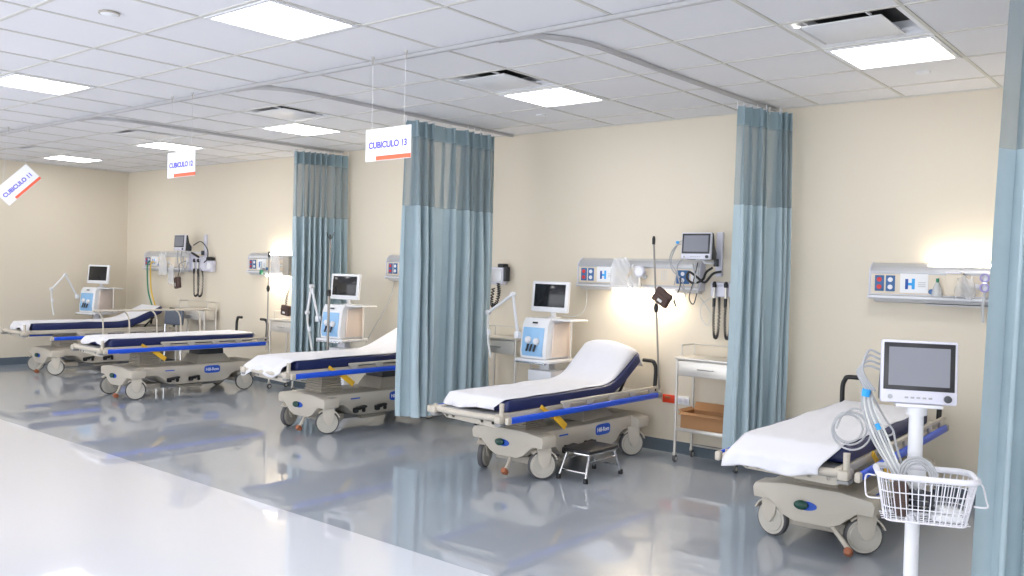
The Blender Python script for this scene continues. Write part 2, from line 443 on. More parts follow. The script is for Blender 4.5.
# ------------------------------------------------------------------ hanging signs
def sign(num, loc, rz, tilt, cords, lab):
    t = thing('hanging_sign', lab, 'sign', loc, 0, 'cubicle number signs hung from the ceiling')
    W, H = .41, .20; T = RZ(rz) @ RY(-tilt)
    b = MB(); bb = bmesh.new(); bmesh.ops.create_cube(bb, size=1); bmesh.ops.scale(bb, vec=(W, .004, H), verts=bb.verts)
    b._take(bb, M['sign'], T); b.build('panel', t)
    b = MB(); bb = bmesh.new(); bmesh.ops.create_cube(bb, size=1); bmesh.ops.scale(bb, vec=(W * .76, .0052, .026), verts=bb.verts)
    b._take(bb, M['signor'], T @ TR(W * .12, -.0005, -H / 2 + .016)); b.build('stripe', t)
    text_mesh('lettering', 'CUBICULO %s' % num, .056, M['signtext'], t, T @ TR(-.002, -.0026, -.004) @ UPR, off=.0017)
    for (sx, hx, hy) in cords:
        p = T @ Vector((sx, 0, H / 2 - .012)); top = Vector((hx - loc[0], hy - loc[1], ZC - loc[2]))
        b = MB(); b.tube([p, top], .0016, M['cord'], 6); b.build('cord', t)
        b = MB(); b.tube([top, top - Vector((0, 0, .012))], .010, M['tbar'], 8); b.tube([top - Vector((0, 0, .012)), top - Vector((0, 0, .05))], .0035, M['beige2'], 6); b.build('ceiling_hook', t)
    return t
sign('13', (-4.122, 3.735, 2.259), 0, .01, [(-.15, -4.28, 3.735), (.14, -3.98, 3.735)], 'white hanging sign reading CUBICULO 13 with an orange stripe')
sign('12', (-6.525, 3.735, 2.262), 0, .015, [(-.15, -6.68, 3.735), (.15, -6.38, 3.735)], 'white hanging sign reading CUBICULO 12 with an orange stripe')
sign('11', (-9.66, 3.74, 2.225), 1.12, .80, [(-.10, -9.76, 3.68), (.185, -9.53, 3.79)], 'white hanging sign reading CUBICULO 11, tilted, with an orange-red stripe')

# ------------------------------------------------------------------ stretchers
def wheel(r=.104, w=.042):
    b = MB(); T = RY(PI / 2)
    b.lathe([(r - .012, -w / 2), (r - .003, -w / 2 + .004), (r, -w / 4), (r, w / 4), (r - .003, w / 2 - .004), (r - .012, w / 2)], M['tire'], T, 28)
    b.lathe([(0, -w / 2 - .004), (.018, -w / 2 - .006), (.022, -w / 2 - .001), (r * .72, -w / 2 - .005), (r * .76, -w / 2), (r - .012, -w / 2 - .001), (r - .010, -w / 2 + .004), (r - .010, w / 2 - .004), (r - .012, w / 2 + .001), (r * .76, w / 2), (r * .72, w / 2 + .005), (.022, w / 2 + .001), (.018, w / 2 + .006), (0, w / 2 + .004)], M['disc'], T, 28)
    return b
def make_stretcher(x, y, rz, lab, dz=0., back=0., bend=1.25, swivel=(.2, .3, .1, .2), sheet=None, raised_left=False, pole=None, pedal=0., rail0=0., sd=1, wf=.55, rdz=0., strap=True):
    t = thing('hospital_stretcher', lab, 'hospital bed', (x + .042, y, 0), rz, 'wheeled patient stretchers')
    bg, bg2 = M['beige'], M['beige2']
    # --- base
    b = MB()
    prof = [(wf - .12, .285), (wf - .09, .32), (wf - .02, .335), (1.20, .33), (1.72, .335), (1.84, .32), (1.87, .28), (1.87, .23), (1.62, .225), (1.56, .20), (1.50, .145), (1.42, .125), (.86, .125), (.76, .14), (.70, .20), (.64, .235), (wf - .12, .24)]
    b.prism(prof, 'x', -.262, .262, bg, .012)
    b.build('base_cover', t)
    for (yc, dy) in ((wf - .04, -1), (1.80, 1)):
        b = MB()
        o = [(-.332, .235), (-.340, .29), (-.325, .318), (-.24, .330), (-.15, .342), (.15, .342), (.24, .330), (.325, .318), (.340, .29), (.332, .235), (.245, .232), (.205, .20), (.16, .160), (.10, .135), (-.10, .135), (-.16, .160), (-.205, .20), (-.245, .232)]
        b.prism(o, 'y', yc - .085, yc + .085, bg, .012)
        b.build('wheel_hood', t)
    b = MB()   # greyish undercarriage
    b.box((0, .62, .115), (.36, .20, .06), bg2, .01); b.box((0, 1.10, .10), (.20, .70, .05), M['greyfr'], .01); b.box((0, 1.70, .12), (.34, .10, .05), bg2, .01)
    b.box((.0, 1.10, .085), (.30, .30, .035), bg2, .01)
    b.build('undercarriage', t)
    # --- casters
    k = 0
    for (wx, wy) in ((.29, wf), (-.29, wf), (.29, 1.75), (-.29, 1.75)):
        a = swivel[k]; k += 1
        b = MB(); W = TR(wx, wy, 0) @ RZ(a)
        fo = [(-.050, .245), (.050, .245), (.062, .20), (.050, .12), (.028, .082), (.0, .082), (-.035, .13)]
        for s in (-1, 1):
            b.prism([(p[0] - .04, p[1]) for p in fo], 'x', s * .030 - .005, s * .030 + .005, bg, .003, T=W)
        arc = [(-.04 + .118 * math.cos(q), .104 + .118 * math.sin(q)) for q in [PI * (.12 + .62 * i / 10) for i in range(11)]]
        arc2 = [(-.04 + .109 * math.cos(q), .104 + .109 * math.sin(q)) for q in [PI * (.12 + .62 * i / 10) for i in range(11)]][::-1]
        b.prism(arc + arc2, 'x', -.036, .036, bg, T=W)
        b.lathe([(0, .24), (.028, .24), (.032, .215), (.0, .205)], M['greyfr'], TR(wx, wy, 0), 14)
        c = b.build('caster', t)
        w_ = wheel().build('wheel', c); w_.location = W @ Vector((0, -.04, .104)); w_.rotation_euler = (0, 0, a)
    # --- columns
    b = MB(); n = 9; zb, zt = .325, .462 + dz
    pf = []
    for i in range(n * 2 + 1): pf.append((.165 - .028 * (i / (n * 2)) - (.014 if i % 2 else 0), zb + (zt - zb) * i / (n * 2)))
    b.lathe([(0, zb)] + pf + [(0, zt)], bg2, TR(0, .62, 0) @ RZ(PI / 4) @ Matrix.Diagonal((1.1, 1.1, 1, 1)), 4)
    b.build('lift_column', t)
    b = MB()
    for (z0, z1, h0, h1, m_) in ((.33, .40 + dz * .5, (.17, .22), (.13, .16), bg2), (.40 + dz * .5, .47 + dz, (.12, .15), (.12, .14), M['dark'])):
        bb = bmesh.new(); lo = [bb.verts.new((sx * h0[0], 1.38 + s2 * h0[1], z0)) for sx, s2 in ((-1, -1), (1, -1), (1, 1), (-1, 1))]; hi = [bb.verts.new((sx * h1[0], 1.38 + s2 * h1[1], z1)) for sx, s2 in ((-1, -1), (1, -1), (1, 1), (-1, 1))]
        for q in range(4): bb.faces.new([lo[q], lo[(q + 1) % 4], hi[(q + 1) % 4], hi[q]])
        bb.faces.new(hi); bb.faces.new(lo[::-1]); b._take(bb, m_)
    b.build('lift_column', t)
    # --- litter frame
    z = dz
    b = MB()
    b.box((0, .99, .490 + z), (.50, 1.96, .05), M['greyfr'], .008)
    for s in (-1, 1):
        b.box((s * .272, .98, .50 + z), (.038, 1.98, .048), bg, .010)
    b.box((0, .62, .468 + z), (.34, .42, .03), bg2, .008); b.box((0, 1.38, .468 + z), (.38, .5, .03), M['dark'], .008)
    b.build('litter_frame', t)
    b = MB()   # foot crossbar and its lower plate
    b.tube(cr([(-.31, .06, .498 + z), (-.305, .015, .498 + z), (-.26, -.008, .497 + z), (0, -.015, .495 + z), (.26, -.008, .497 + z), (.305, .015, .498 + z), (.31, .06, .498 + z)], 4), .021, bg, 10)
    b.prism([(-.28, .480 + z), (-.22, .440 + z), (.24, .425 + z), (.30, .445 + z), (.30, .485 + z)], 'y', .018, .034, bg, .004)
    for xx in (-.21, -.15, .12, .22):
        b.lathe([(0, -.001), (.012, -.001), (.012, 0)], M['dark'], TR(xx, .017, .458 + z) @ RX(PI / 2), 12)
    b.build('foot_bar', t)
    for s in (-1, 1):
        b = MB(); b.tube([(s * .31, .0, .455 + z), (s * .31, .0, (.60 if s > 0 else .53) + z)], .017, bg, 12); b.box((s * .303, .0, .492 + z), (.055, .085, .05), bg, .012)
        b.box((s * .303, .0, .458 + z), (.06, .07, .02), M['greyfr'], .006)
        b.build('corner_post', t)
    # --- bumper rails and folded side rails
    for s in (-1, 1):
        if raised_left and s < 0:
            zt = .92; b = MB(); b.tube([(s * .375, .22, zt), (s * .375, 1.60, zt)], .016, bg, 10, flat=(1, .8))
            for yy in (.32, .62, .95, 1.25, 1.5):
                b.tube(cr([(s * .375, yy - .06, zt), (s * .375, yy - .01, zt - .05), (s * .37, yy + .01, zt - .15), (s * .31, yy - .02, .50 + z)], 4), .0085, bg, 8)
            b.build('side_rail', t)
        else:
            b = MB(); zr = .552 + z + rdz
            b.box((s * .348, 1.32, zr), (.020, 1.40, .022), bg, .006)
            for yy in (.68, .98, 1.28, 1.58, 1.88):
                b.prism([(yy - .055, zr), (yy + .055, zr), (yy + .022, zr - .055), (yy - .022, zr - .055)], 'x', s * .348 - .008, s * .348 + .008, bg, .003)
                b.tube([(s * .348, yy, zr - .05), (s * .325, yy, .478 + z)], .009, bg, 8)
            b.box((s * .333, 1.28, .468 + z), (.022, 1.30, .018), bg, .005)
            b.build('side_rail', t)
        b = MB(); zr = .488 + z + rdz
        b.box((s * .368, .985 + rail0 / 2, zr), (.030, 1.93 - rail0, .046), M['blue'], .014, seg=3)
        b.build('bumper_rail', t)
        b = MB(); b.box((s * .367, .005 + rail0, zr), (.032, .045, .050), bg, .010); b.build('rail_end_cap', t); b = MB(); b.box((s * .367, 1.975, zr), (.034, .06, .046), M['greyfr'], .012)
        b.build('rail_end_cap', t)
    # yellow strap behind the rail
    for s in ((1,) if strap else ()):
        b = MB()
        b.box((s * .32, .49, .495 + z), (.012, .17, .030), M['yellow'], .003, rot=(-.55, 0, 0)); b.box((s * .352, .61, .418 + z), (.014, .16, .048), M['yellow'], .003, rot=(-.62, 0, 0))
        b.build('strap', t)
    # pedals, label
    for yy, w in ((.80, .13), (1.06, .10)):
        b = MB()
        b.box((sd * .285, yy, .195), (.05, .03, .03), M['black'], .006)
        b.box((sd * .312, yy, .205), (.050, w, .022), M['black'], .008, rot=(.12, 0, 0)); b.box((sd * .305, yy - .05, .185), (.04, .05, .05), M['black'], .012); b.box((sd * .300, yy + .05, .18), (.03, .03, .045), M['black'], .010)
        b.build('foot_pedal', t)
    for s in (-1, 1):
        b = MB()
        b.prism([(1.30 + .10 * math.copysign(abs(math.cos(a)) ** .45, math.cos(a)), .268 + .043 * math.copysign(abs(math.sin(a)) ** .5, math.sin(a))) for a in [2 * PI * k / 36 for k in range(36)]], 'x', min(s * .261, s * .266), max(s * .261, s * .266), M['label'])
        lb = b.build('name_plate', t)
        text_mesh('lettering', 'Hill-Rom', .046, M['ink'], lb, TR(s * .2668, 1.30, .267) @ RZ(s * PI / 2) @ UPR, off=.0012)
    b = MB(); b.box((.2628, .78, .285), (.002, .11, .012), M['label']); b.build('side_sticker', t)
    b = MB()
    b.lathe([(0, 0), (.05, 0), (.052, .003), (0, .004)], M['label'], TR(-.03, wf - .126, .235) @ RX(PI / 2) @ Matrix.Diagonal((1.25, .5, 1, 1)), 24)
    b.lathe([(0, 0), (.034, 0), (.036, .02), (.02, .03), (0, .032)], M['green'], TR(-.05, wf - .126, .238) @ RX(PI / 2) @ Matrix.Diagonal((1.1, .72, 1, 1)), 20)
    b.build('brake_emblem', t)
    b = MB(); b.tube(cr([(.02 + pedal * .4, wf - .09, .15), (.03 + pedal * .7, wf - .14, .10), (.03 + pedal, wf - .18, .055)], 4), [.014] * 8 + [.016], bg, 10)
    b.lathe([(0, -.03), (.018, -.026), (.026, 0), (.020, .024), (0, .03)], M['orange'], TR(.03 + pedal, wf - .19, .045) @ RX(1.0), 14)
    b.build('brake_pedal', t)
    # push handles
    for s in (-1, 1):
        b = MB(); b.tube(cr([(s * .32, 1.97, .50 + z), (s * .32, 1.985, .58 + z), (s * .32, 1.99, .70 + z), (s * .305, 1.99, .745 + z), (s * .285, 1.985, .765 + z), (s * .20, 1.98, .768 + z)], 5), .0165, M['black'], 12)
        b.box((s * .315, 1.96, .498 + z), (.05, .07, .045), bg, .01)
        b.build('push_handle', t)
    # --- mattress
    TH = .085; zm = .608 + z; L = 1.73; HW = .285; Y0 = .10; bend -= Y0
    def path(s):       # mattress top line
        r = .16
        if back <= 0 or s <= bend: return s + Y0, zm, 0.
        a = min(back, (s - bend) / (r) * back * .5) if s < bend + 2 * r else back
        # integrate
        n_ = 24; yy, zz = bend + Y0, zm; ds = (s - bend) / n_
        for i in range(n_):
            q = (i + .5) * ds; aa = min(back, q / (2 * r) * back)
            yy += math.cos(aa) * ds; zz += math.sin(aa) * ds
        return yy, zz, min(back, (s - bend) / (2 * r) * back)
    b = MB(); bb = bmesh.new(); rings = []
    NSg = 40
    cs = []; rr = .016
    for (sx, szg) in ((1, 1), (-1, 1), (-1, -1), (1, -1)):
        for q in range(4):
            a0 = {(1, 1): 0, (-1, 1): PI / 2, (-1, -1): PI, (1, -1): 1.5 * PI}[(sx, szg)] + q / 3 * PI / 2
            cs.append((sx * (HW - rr) + rr * math.cos(a0), (szg * (TH / 2 - rr) + rr * math.sin(a0)) - TH / 2))
    stations = [0, .004, .012, .024] + [.024 + (L - .048) * i / NSg for i in range(1, NSg)] + [L - .024, L - .012, L - .004, L]
    for s_ in stations:
        yy, zz, a = path(s_); e = min(s_, L - s_)
        sh = 0 if e > .024 else .020 * (1 - math.sqrt(max(0, 1 - (1 - e / .024) ** 2)))
        ring = []
        for (cx_, cz_) in cs:
            cx2 = cx_ * (1 - sh / HW); cz2 = (cz_ + TH / 2) * (1 - sh * 2 / TH) - TH / 2
            ring.append(bb.verts.new((cx2, yy - math.sin(a) * cz2, zz + math.cos(a) * cz2)))
        rings.append(ring)
    for A, B in zip(rings, rings[1:]):
        for q in range(len(cs)): bb.faces.new([A[q], A[(q + 1) % len(cs)], B[(q + 1) % len(cs)], B[q]])
    bb.faces.new(rings[0]); bb.faces.new(rings[-1][::-1]); bmesh.ops.recalc_face_normals(bb, faces=bb.faces)
    b._take(bb, M['navy']); b.build('mattress', t)
    if back > 0:
        b = MB(); y0_, z0_, _ = path(bend + .1); y1_, z1_, _ = path(L - .02)
        cyy, czz = (y0_ + y1_) / 2, (z0_ + z1_) / 2; ln = math.hypot(y1_ - y0_, z1_ - z0_)
        b.box((0, cyy + math.sin(back) * (TH + .013), czz - math.cos(back) * (TH + .013)), (.52, ln, .02), M['dark'], .005, rot=(back, 0, 0))
        for s in (-1, 1):
            b.tube([(s * .24, y1_ - .06, z1_ - TH - .05), (s * .24, y1_ - .22, .50 + z)], .012, M['black'], 8)
        b.build('backrest', t)
    # --- sheet
    if sheet:
        u0, u1, uf0, uf1, hang, seed = sheet['u0'], sheet['u1'], sheet.get('f0', -.30), sheet.get('f1', .22), sheet['hang'], sheet['seed']
        N1, N2 = smooth_noise(seed), smooth_noise(seed + 3); side = sheet.get('side', 0); out = sheet.get('out', 0)
        nf, nl = 14, 60; headhang = sheet.get('head', .06); hump = sheet.get('hump', 0)
        def pt(u, v):
            # v in [0,1]: first part hang, then along the top, then over the head end
            S0, S1 = -1., L + headhang
            vi = v * (nf + nl)
            if vi < nf: q = 1 - vi / nf; s_ = 0
            else: q = 0; s_ = (vi - nf) / nl * (S1)
            if q > 0:
                x_ = uf0 + (uf1 - uf0) * u; xt = u0 + (u1 - u0) * u
                x_ = xt * (1 - min(1, q * 1.3)) + x_ * min(1, q * 1.3)
                x_ += side * q * .05 * (u - .5)
                h = q * hang(u); wv = .012 * math.sin(u * 13 + seed) + .010 * N1(u * 7)
                yb = Y0 - .012 - .022 * min(1, h / .06) - q * abs(wv) * 1.2 - .008 * (1 + N2(u * 5 + q * 2)) * q - out * min(1, q * 1.8)
                return (x_, yb, zm + .006 - h * .97)
            x_ = u0 + (u1 - u0) * u + .010 * N1(s_ * 3 + 7) * (1 if u > .5 else .6)
            if s_ <= L - .004:
                yy, zz, a = path(max(s_, .002)); e_ = max(0, min(1, (s_ - (L - .55)) / .52)); w = .0055 + hump * e_ * e_ * (3 - 2 * e_) * max(0, math.sin(PI * u)) ** .42 + .0035 * N1(s_ * 6 + u * 3) + .0035 * N2(u * 8 + s_ * 2)
                if s_ < .05: yy -= (.05 - s_) / .05 * .016; w += (s_ - .05) * .04
                return (x_, yy - math.sin(a) * w, zz + math.cos(a) * w)
            yy, zz, a = path(L - .004); d_ = s_ - (L - .004)
            ox = min(d_, .02); dn = max(0, d_ - .012) - hump * .8 * max(0, math.sin(PI * u)) ** .6 * max(0, 1 - d_ / .05)
            return (x_, yy + math.cos(a) * ox + math.sin(a) * (dn - .008), zz + math.sin(a) * ox - math.cos(a) * (dn - .008))
        b = MB(); b.grid(lambda u, v: pt(u, v), 30, nf + nl, M['sheet'])
        so = b.build('sheet', t, smooth=True)
        md = so.modifiers.new('s', 'SOLIDIFY'); md.thickness = .003; md.offset = 1
    if pole:
        px, py, z0, z1, grip, lean = pole
        b = MB(); b.tube([(px, py, z0), (px + lean[0], py + lean[1], z1)], .0080, M['pole'], 10)
        b.tube([(px, py, z0 - .05), (px, py, z0 + .03)], .016, M['beige'], 10)
        p = b.build('iv_pole', t)
        b = MB(); q = (grip - z0) / (z1 - z0)
        b.lathe([(0, -.04), (.014, -.038), (.022, 0), (.014, .035), (0, .038)], M['black'], TR(px + lean[0] * q, py + lean[1] * q, grip), 12)
        b.lathe([(0, -.03), (.013, -.028), (.014, .02), (.008, .04), (0, .042)], M['black'], TR(px + lean[0], py + lean[1], z1), 12)
        b.build('grip', p)
    return t
Nh = smooth_noise(77)
make_stretcher(-11.95, 4.60, 0, 'wheeled stretcher with raised head end beside the ventilator in the far corner', dz=.055, back=.40, bend=1.18, swivel=(-.6, -.5, -.3, .1),
    sheet=dict(u0=-.245, u1=.275, f0=-.28, f1=.30, hang=lambda u: .10 + .03 * math.sin(u * 9), seed=3), pedal=.06, rail0=.30, wf=.43, rdz=-.07, strap=False)
make_stretcher(-9.43, 4.36, 0, 'flat wheeled stretcher with one side rail raised and a drip pole at its head', dz=.052, back=0, swivel=(-.45, -.15, -.3, .1),
    sheet=dict(u0=-.25, u1=.28, f0=-.30, f1=.20, hang=lambda u: .07 + .02 * math.sin(u * 7), seed=13), raised_left=True, pole=(.38, 1.95, .52, 1.60, 1.20, (0, 0)), pedal=.12, wf=.42)
make_stretcher(-6.56, 4.57, 0, 'wheeled stretcher with its head end hidden behind the largest curtain', dz=.062, back=.40, bend=1.15, swivel=(-.6, .25, -.4, .3),
    sheet=dict(u0=-.26, u1=.28, f0=-.33, f1=.22, hang=lambda u: .125 + .03 * math.sin(u * 9 + 1) + .03 * (1 - u), seed=21, side=1, out=.08, hump=.03), pedal=.04, wf=.49)
make_stretcher(-4.18, 4.55, 0, 'wheeled stretcher with raised head end and the black footstool beside its wheels', dz=0, back=.57, bend=1.24, swivel=(-.65, .30, -.6, .2),
    sheet=dict(u0=-.255, u1=.265, f0=-.28, f1=.19, hang=lambda u: .085 + .012 * math.sin(u * 6), seed=35, hump=.125, head=.16), pole=(.36, 1.99, .50, 1.775, 1.22, (-.04, -.10)), pedal=.02)
make_stretcher(-1.85, 4.43, .040, 'flat wheeled stretcher directly behind the wire-basket monitor stand', dz=.040, back=0, swivel=(-1.0, 1.25, -.4, .3),
    sheet=dict(u0=-.255, u1=.265, f0=-.315, f1=.18, hang=lambda u: .150 + .012 * math.sin(u * 9 + 2) + .01 * (1 - u), seed=45, side=.3, out=.105), pedal=.20)

# ------------------------------------------------------------------ headwall units
def headwall(x, up_on, dn_on, lab, outlets2=False, boxon=False):
    t = thing('headwall_unit', lab, 'bed head unit', (x, YW, 0), 0, 'wall-mounted bed head units')
    W = 1.21
    b = MB()
    pr_ = [(-.0, 1.40), (-.085, 1.40), (-.085, 1.558), (-.080, 1.575), (-.065, 1.600), (-.040, 1.618), (-.015, 1.627), (0, 1.628)]
    b.prism(pr_, 'x', 0, W, M['alu'], .0)
    b.box((W / 2, -.088, 1.562), (W, .010, .012), M['alu'], .002)
    b.build('housing', t)
    b = MB(); b.box((W / 2, -.055, 1.384), (W, .115, .026), M['alu'], .006); b.box((W / 2, -.11, 1.388), (W, .012, .016), M['white'], .003)
    b.prism([(0, 1.372), (-.095, 1.372), (-.08, 1.352), (-.02, 1.345), (0, 1.345)], 'x', .03, W - .02, M['lampoff'])
    b.build('ledge', t)
    b = MB(); b.box((W / 2, -.088, 1.478), (W - .02, .006, .14), M['cream'], .001); b.build('front_panel', t)
    b = MB(); e = [(0, 1.372), (-.112, 1.372), (-.112, 1.398), (-.092, 1.40), (-.092, 1.56), (-.085, 1.585), (-.065, 1.608), (-.03, 1.628), (0, 1.634)]
    b.prism(e, 'x', -.008, 0, M['lilac'], .001); b.build('end_cap', t); b = MB(); b.prism(e, 'x', W, W + .008, M['lilac'], .001); b.build('end_cap', t)
    b = MB(); b.prism([(-.012, 1.630), (-.055, 1.615), (-.055, 1.610), (-.012, 1.622)], 'x', .38, .98, M['lampon' if up_on else 'lampoff']); b.build('reading_lamp', t)
    b = MB(); b.box((.68, -.055, 1.341), (.60, .07, .008), M['lampon' if dn_on else 'lampoff']); b.build('exam_lamp', t)
    def outlet(x0, x1, col, cover):
        b = MB(); b.box(((x0 + x1) / 2, -.0925, 1.482), (x1 - x0, .004, .112), M[cover], .002)
        o = b.build('power_outlet', t)
        for zz in (1.508, 1.456): b = MB(); b.lathe([(0, 0), (.016, 0), (.017, .002), (.017, .005), (0, .005)], M[col], TR((x0 + x1) / 2, -.094, zz) @ RX(PI / 2), 16); b.build('socket', o)
    outlet(.035, .098, 'red', 'plateblue'); outlet(.110, .173, 'white', 'plateblue')
    b = MB(); b.box((.30, -.094, 1.486), (.185, .003, .135), M['paper']); o = b.build('notice', t)
    b = MB(); b.box((.252, -.0965, 1.480), (.020, .002, .072), M['logod'], .004); b.box((.276, -.0965, 1.480), (.028, .002, .018), M['logol'], .003); b.box((.296, -.0965, 1.482), (.020, .002, .074), M['logol'], .004); b.build('logo', o)
    b = MB()
    for zz in (1.492, 1.478, 1.465): b.box((.352, -.0962, zz), (.05, .001, .004), M['cable'])
    b.build('small_print', o)
    b = MB(); b.lathe([(0, 0), (.018, 0), (.018, .012), (.010, .016), (0, .016)], M['plateblue'], TR(.415, -.091, 1.432) @ RX(PI / 2), 16); b.build('gas_outlet', t)
    for gx in (.62, .70):
        b = MB(); b.lathe([(0, 0), (.020, 0), (.020, .012), (.012, .018), (0, .018)], M['white'], TR(gx, -.091, 1.475) @ RX(PI / 2), 16); b.build('gas_outlet', t)
    if outlets2: outlet(1.00, 1.12, 'white', 'plateblue'); 
    b = MB()
    for q in range(3): b.box((.86 + q * .022, -.0925, 1.49), (.010, .004, .09), M['steel'], .001)
    b.build('data_port', t)
    outlet(1.135, 1.20, 'white', 'white')
    return t
headwall(-12.40, False, False, 'bed head unit on the wall under the leftmost wall monitor')
headwall(-9.79, True, True, 'bed head unit left of the farthest curtain, glowing above and below')
headwall(-7.20, True, True, 'bed head unit mostly hidden behind the large middle curtain')
headwall(-4.655, False, True, 'bed head unit behind the bed with the footstool, lit underneath', outlets2=True)
headwall(-2.09, True, False, 'rightmost bed head unit, glowing above, over the rightmost bed', boxon=True)

# ------------------------------------------------------------------ monitors
def monitor_parts(t, T, W=.265, H=.215, D=.10, parent=None, stem=True):
    """front frame at local y=0 facing -y, centre at origin; T places it"""
    b = MB(); 
    def put(fn):
        m0 = MB(); fn(m0); return m0
    ms = MB(); ms.box((0, .012, 0), (W, .028, H), M['lilac'], .008)
    bmesh.ops.transform(ms.bm, matrix=T, verts=ms.bm.verts); f = ms.build('front_frame', t)
    ms = MB(); ms.box((0, -.003, .018), (W - .018, .004, H - .054), M['bezel'], .002); bmesh.ops.transform(ms.bm, matrix=T, verts=ms.bm.verts); ms.build('bezel', f)
    ms = MB(); ms.box((0, -.0055, .018), (W - .05, .002, H - .085), M['screeng']); bmesh.ops.transform(ms.bm, matrix=T, verts=ms.bm.verts); ms.build('screen', f)
    ms = MB()
    for q in range(5): ms.box((-.038 + q * .019, -.003, -H / 2 + .020), (.012, .003, .006), M['cable'], .001)
    ms.lathe([(0, 0), (.008, 0), (.008, .003), (0, .003)], M['cable'], TR(-W / 2 + .032, -.002, -H / 2 + .020) @ RX(PI / 2), 12)
    bmesh.ops.transform(ms.bm, matrix=T, verts=ms.bm.verts); ms.build('button', f)
    ms = MB(); ms.lathe([(0, 0), (.013, 0), (.012, .012), (0, .014)], M['dark'], TR(W / 2 - .030, -.002, -H / 2 + .021) @ RX(PI / 2), 16)
    bmesh.ops.transform(ms.bm, matrix=T, verts=ms.bm.verts); ms.build('knob', f)
    ms = MB(); ms.prism([(.026, -H / 2 + .004), (.026, H / 2 - .002), (.05, H / 2 - .004), (.075, H / 2 - .10), (D + .015, -.05), (D + .015, -H / 2 + .004)], 'x', -W / 2 + .004, W / 2 - .004, M['dark'], .006)
    bmesh.ops.transform(ms.bm, matrix=T, verts=ms.bm.verts); ms.build('rear_housing', t)
def coil(path, r, turns, n=10):
    """helical coil about a smooth path"""
    P = [Vector(p) for p in path]; out = []; N = turns * n
    for i in range(N + 1):
        q = i / N * (len(P) - 1); k = min(int(q), len(P) - 2); f = q - k; c = P[k].lerp(P[k + 1], f)
        tn = (P[k + 1] - P[k]).normalized(); u = tn.orthogonal().normalized(); w = tn.cross(u); a = 2 * PI * i / n
        out.append(c + (u * math.cos(a) + w * math.sin(a)) * r)
    return out

def wall_monitor(x, y, z, lab, rail=.21):
    t = thing('patient_monitor', lab, 'patient monitor', (x, YW, z), 0, 'patient monitors on wall arms')
    T = TR(0, y - YW, 0) @ RX(-.06)
    monitor_parts(t, T)
    b = MB(); b.box((rail, -.012, -.06), (.055, .024, .36), M['lilac'], .004); b.build('wall_rail', t)
    b = MB(); b.tube([(.0, y - YW + .09, -.07), (.02, y - YW + .12, -.13), (rail - .01, -.03, -.13)], .014, M['white'], 10); b.box((.0, y - YW + .10, -.10), (.08, .07, .03), M['white'], .008)
    b.lathe([(0, -.03), (.02, -.03), (.02, .03), (0, .03)], M['dark'], TR(rail - .01, -.05, -.13), 14)
    b.build('bracket_arm', t)
    return t
m4 = wall_monitor(-3.405, 6.40, 1.735, 'wall monitor with dark-framed screen above the pole of the footstool bed', .095)
def cables(t, specs, name='cable'):
    for pts, r, m in specs:
        b = MB(); b.tube(cr(pts, 6), r, M[m], 6); b.build(name, t)
cables(m4, [
    ([(-.13, -.18, .05), (-.19, -.17, .03), (-.25, -.16, -.06), (-.27, -.15, -.14), (-.22, -.15, -.22), (-.24, -.14, -.32)], .0045, 'cable'),
    ([(-.13, -.18, .02), (-.22, -.17, .00), (-.28, -.16, -.10), (-.25, -.16, -.20), (-.16, -.16, -.28), (-.12, -.16, -.42)], .0045, 'cable'),
    ([(-.12, -.18, -.08), (-.20, -.17, -.16), (-.18, -.16, -.30), (-.10, -.16, -.38), (-.04, -.16, -.28), (-.06, -.17, -.14)], .005, 'cable'),
    ([(-.05, -.16, -.14), (-.02, -.16, -.36), (.02, -.10, -.46), (.06, -.06, -.56), (.03, -.06, -.64), (-.03, -.06, -.58), (-.02, -.08, -.48), (.04, -.05, -.42), (.12, -.04, -.41)], .0035, 'cablew'),
    ([(-.02, -.16, -.13), (-.06, -.16, -.30), (-.10, -.14, -.42), (-.06, -.14, -.47), (-.03, -.14, -.38)], .0045, 'dark'),
    ([(.10, -.14, -.17), (.05, -.15, -.21), (.02, -.15, -.27), (-.06, -.15, -.30), (-.12, -.15, -.26), (-.10, -.15, -.21), (-.03, -.15, -.25), (.04, -.15, -.29), (.10, -.13, -.22), (.16, -.10, -.20)], .010, 'black')])
b = MB(); b.box((-.205, -.168, .03), (.028, .018, .022), M['logol'], .005); b.build('cable_clip', m4)
m1 = wall_monitor(-11.12, 6.36, 1.745, 'tilted wall monitor over the leftmost bed head unit')
cables(m1, [
    ([(-.13, -.18, -.02), (-.20, -.17, -.06), (-.25, -.16, -.16), (-.22, -.16, -.32), (-.15, -.16, -.40), (-.08, -.16, -.30), (-.10, -.16, -.18)], .007, 'cable'),
    ([(-.10, -.18, -.11), (-.14, -.17, -.24), (-.05, -.16, -.36), (.03, -.16, -.26)], .007, 'cable'),
    ([(.12, -.14, -.03), (.24, -.10, .02), (.33, -.06, -.08), (.34, -.06, -.20), (.26, -.06, -.26)], .007, 'dark'),
    ([(.06, -.13, -.13), (.14, -.14, -.15), (.24, -.13, -.19)], .014, 'black')])

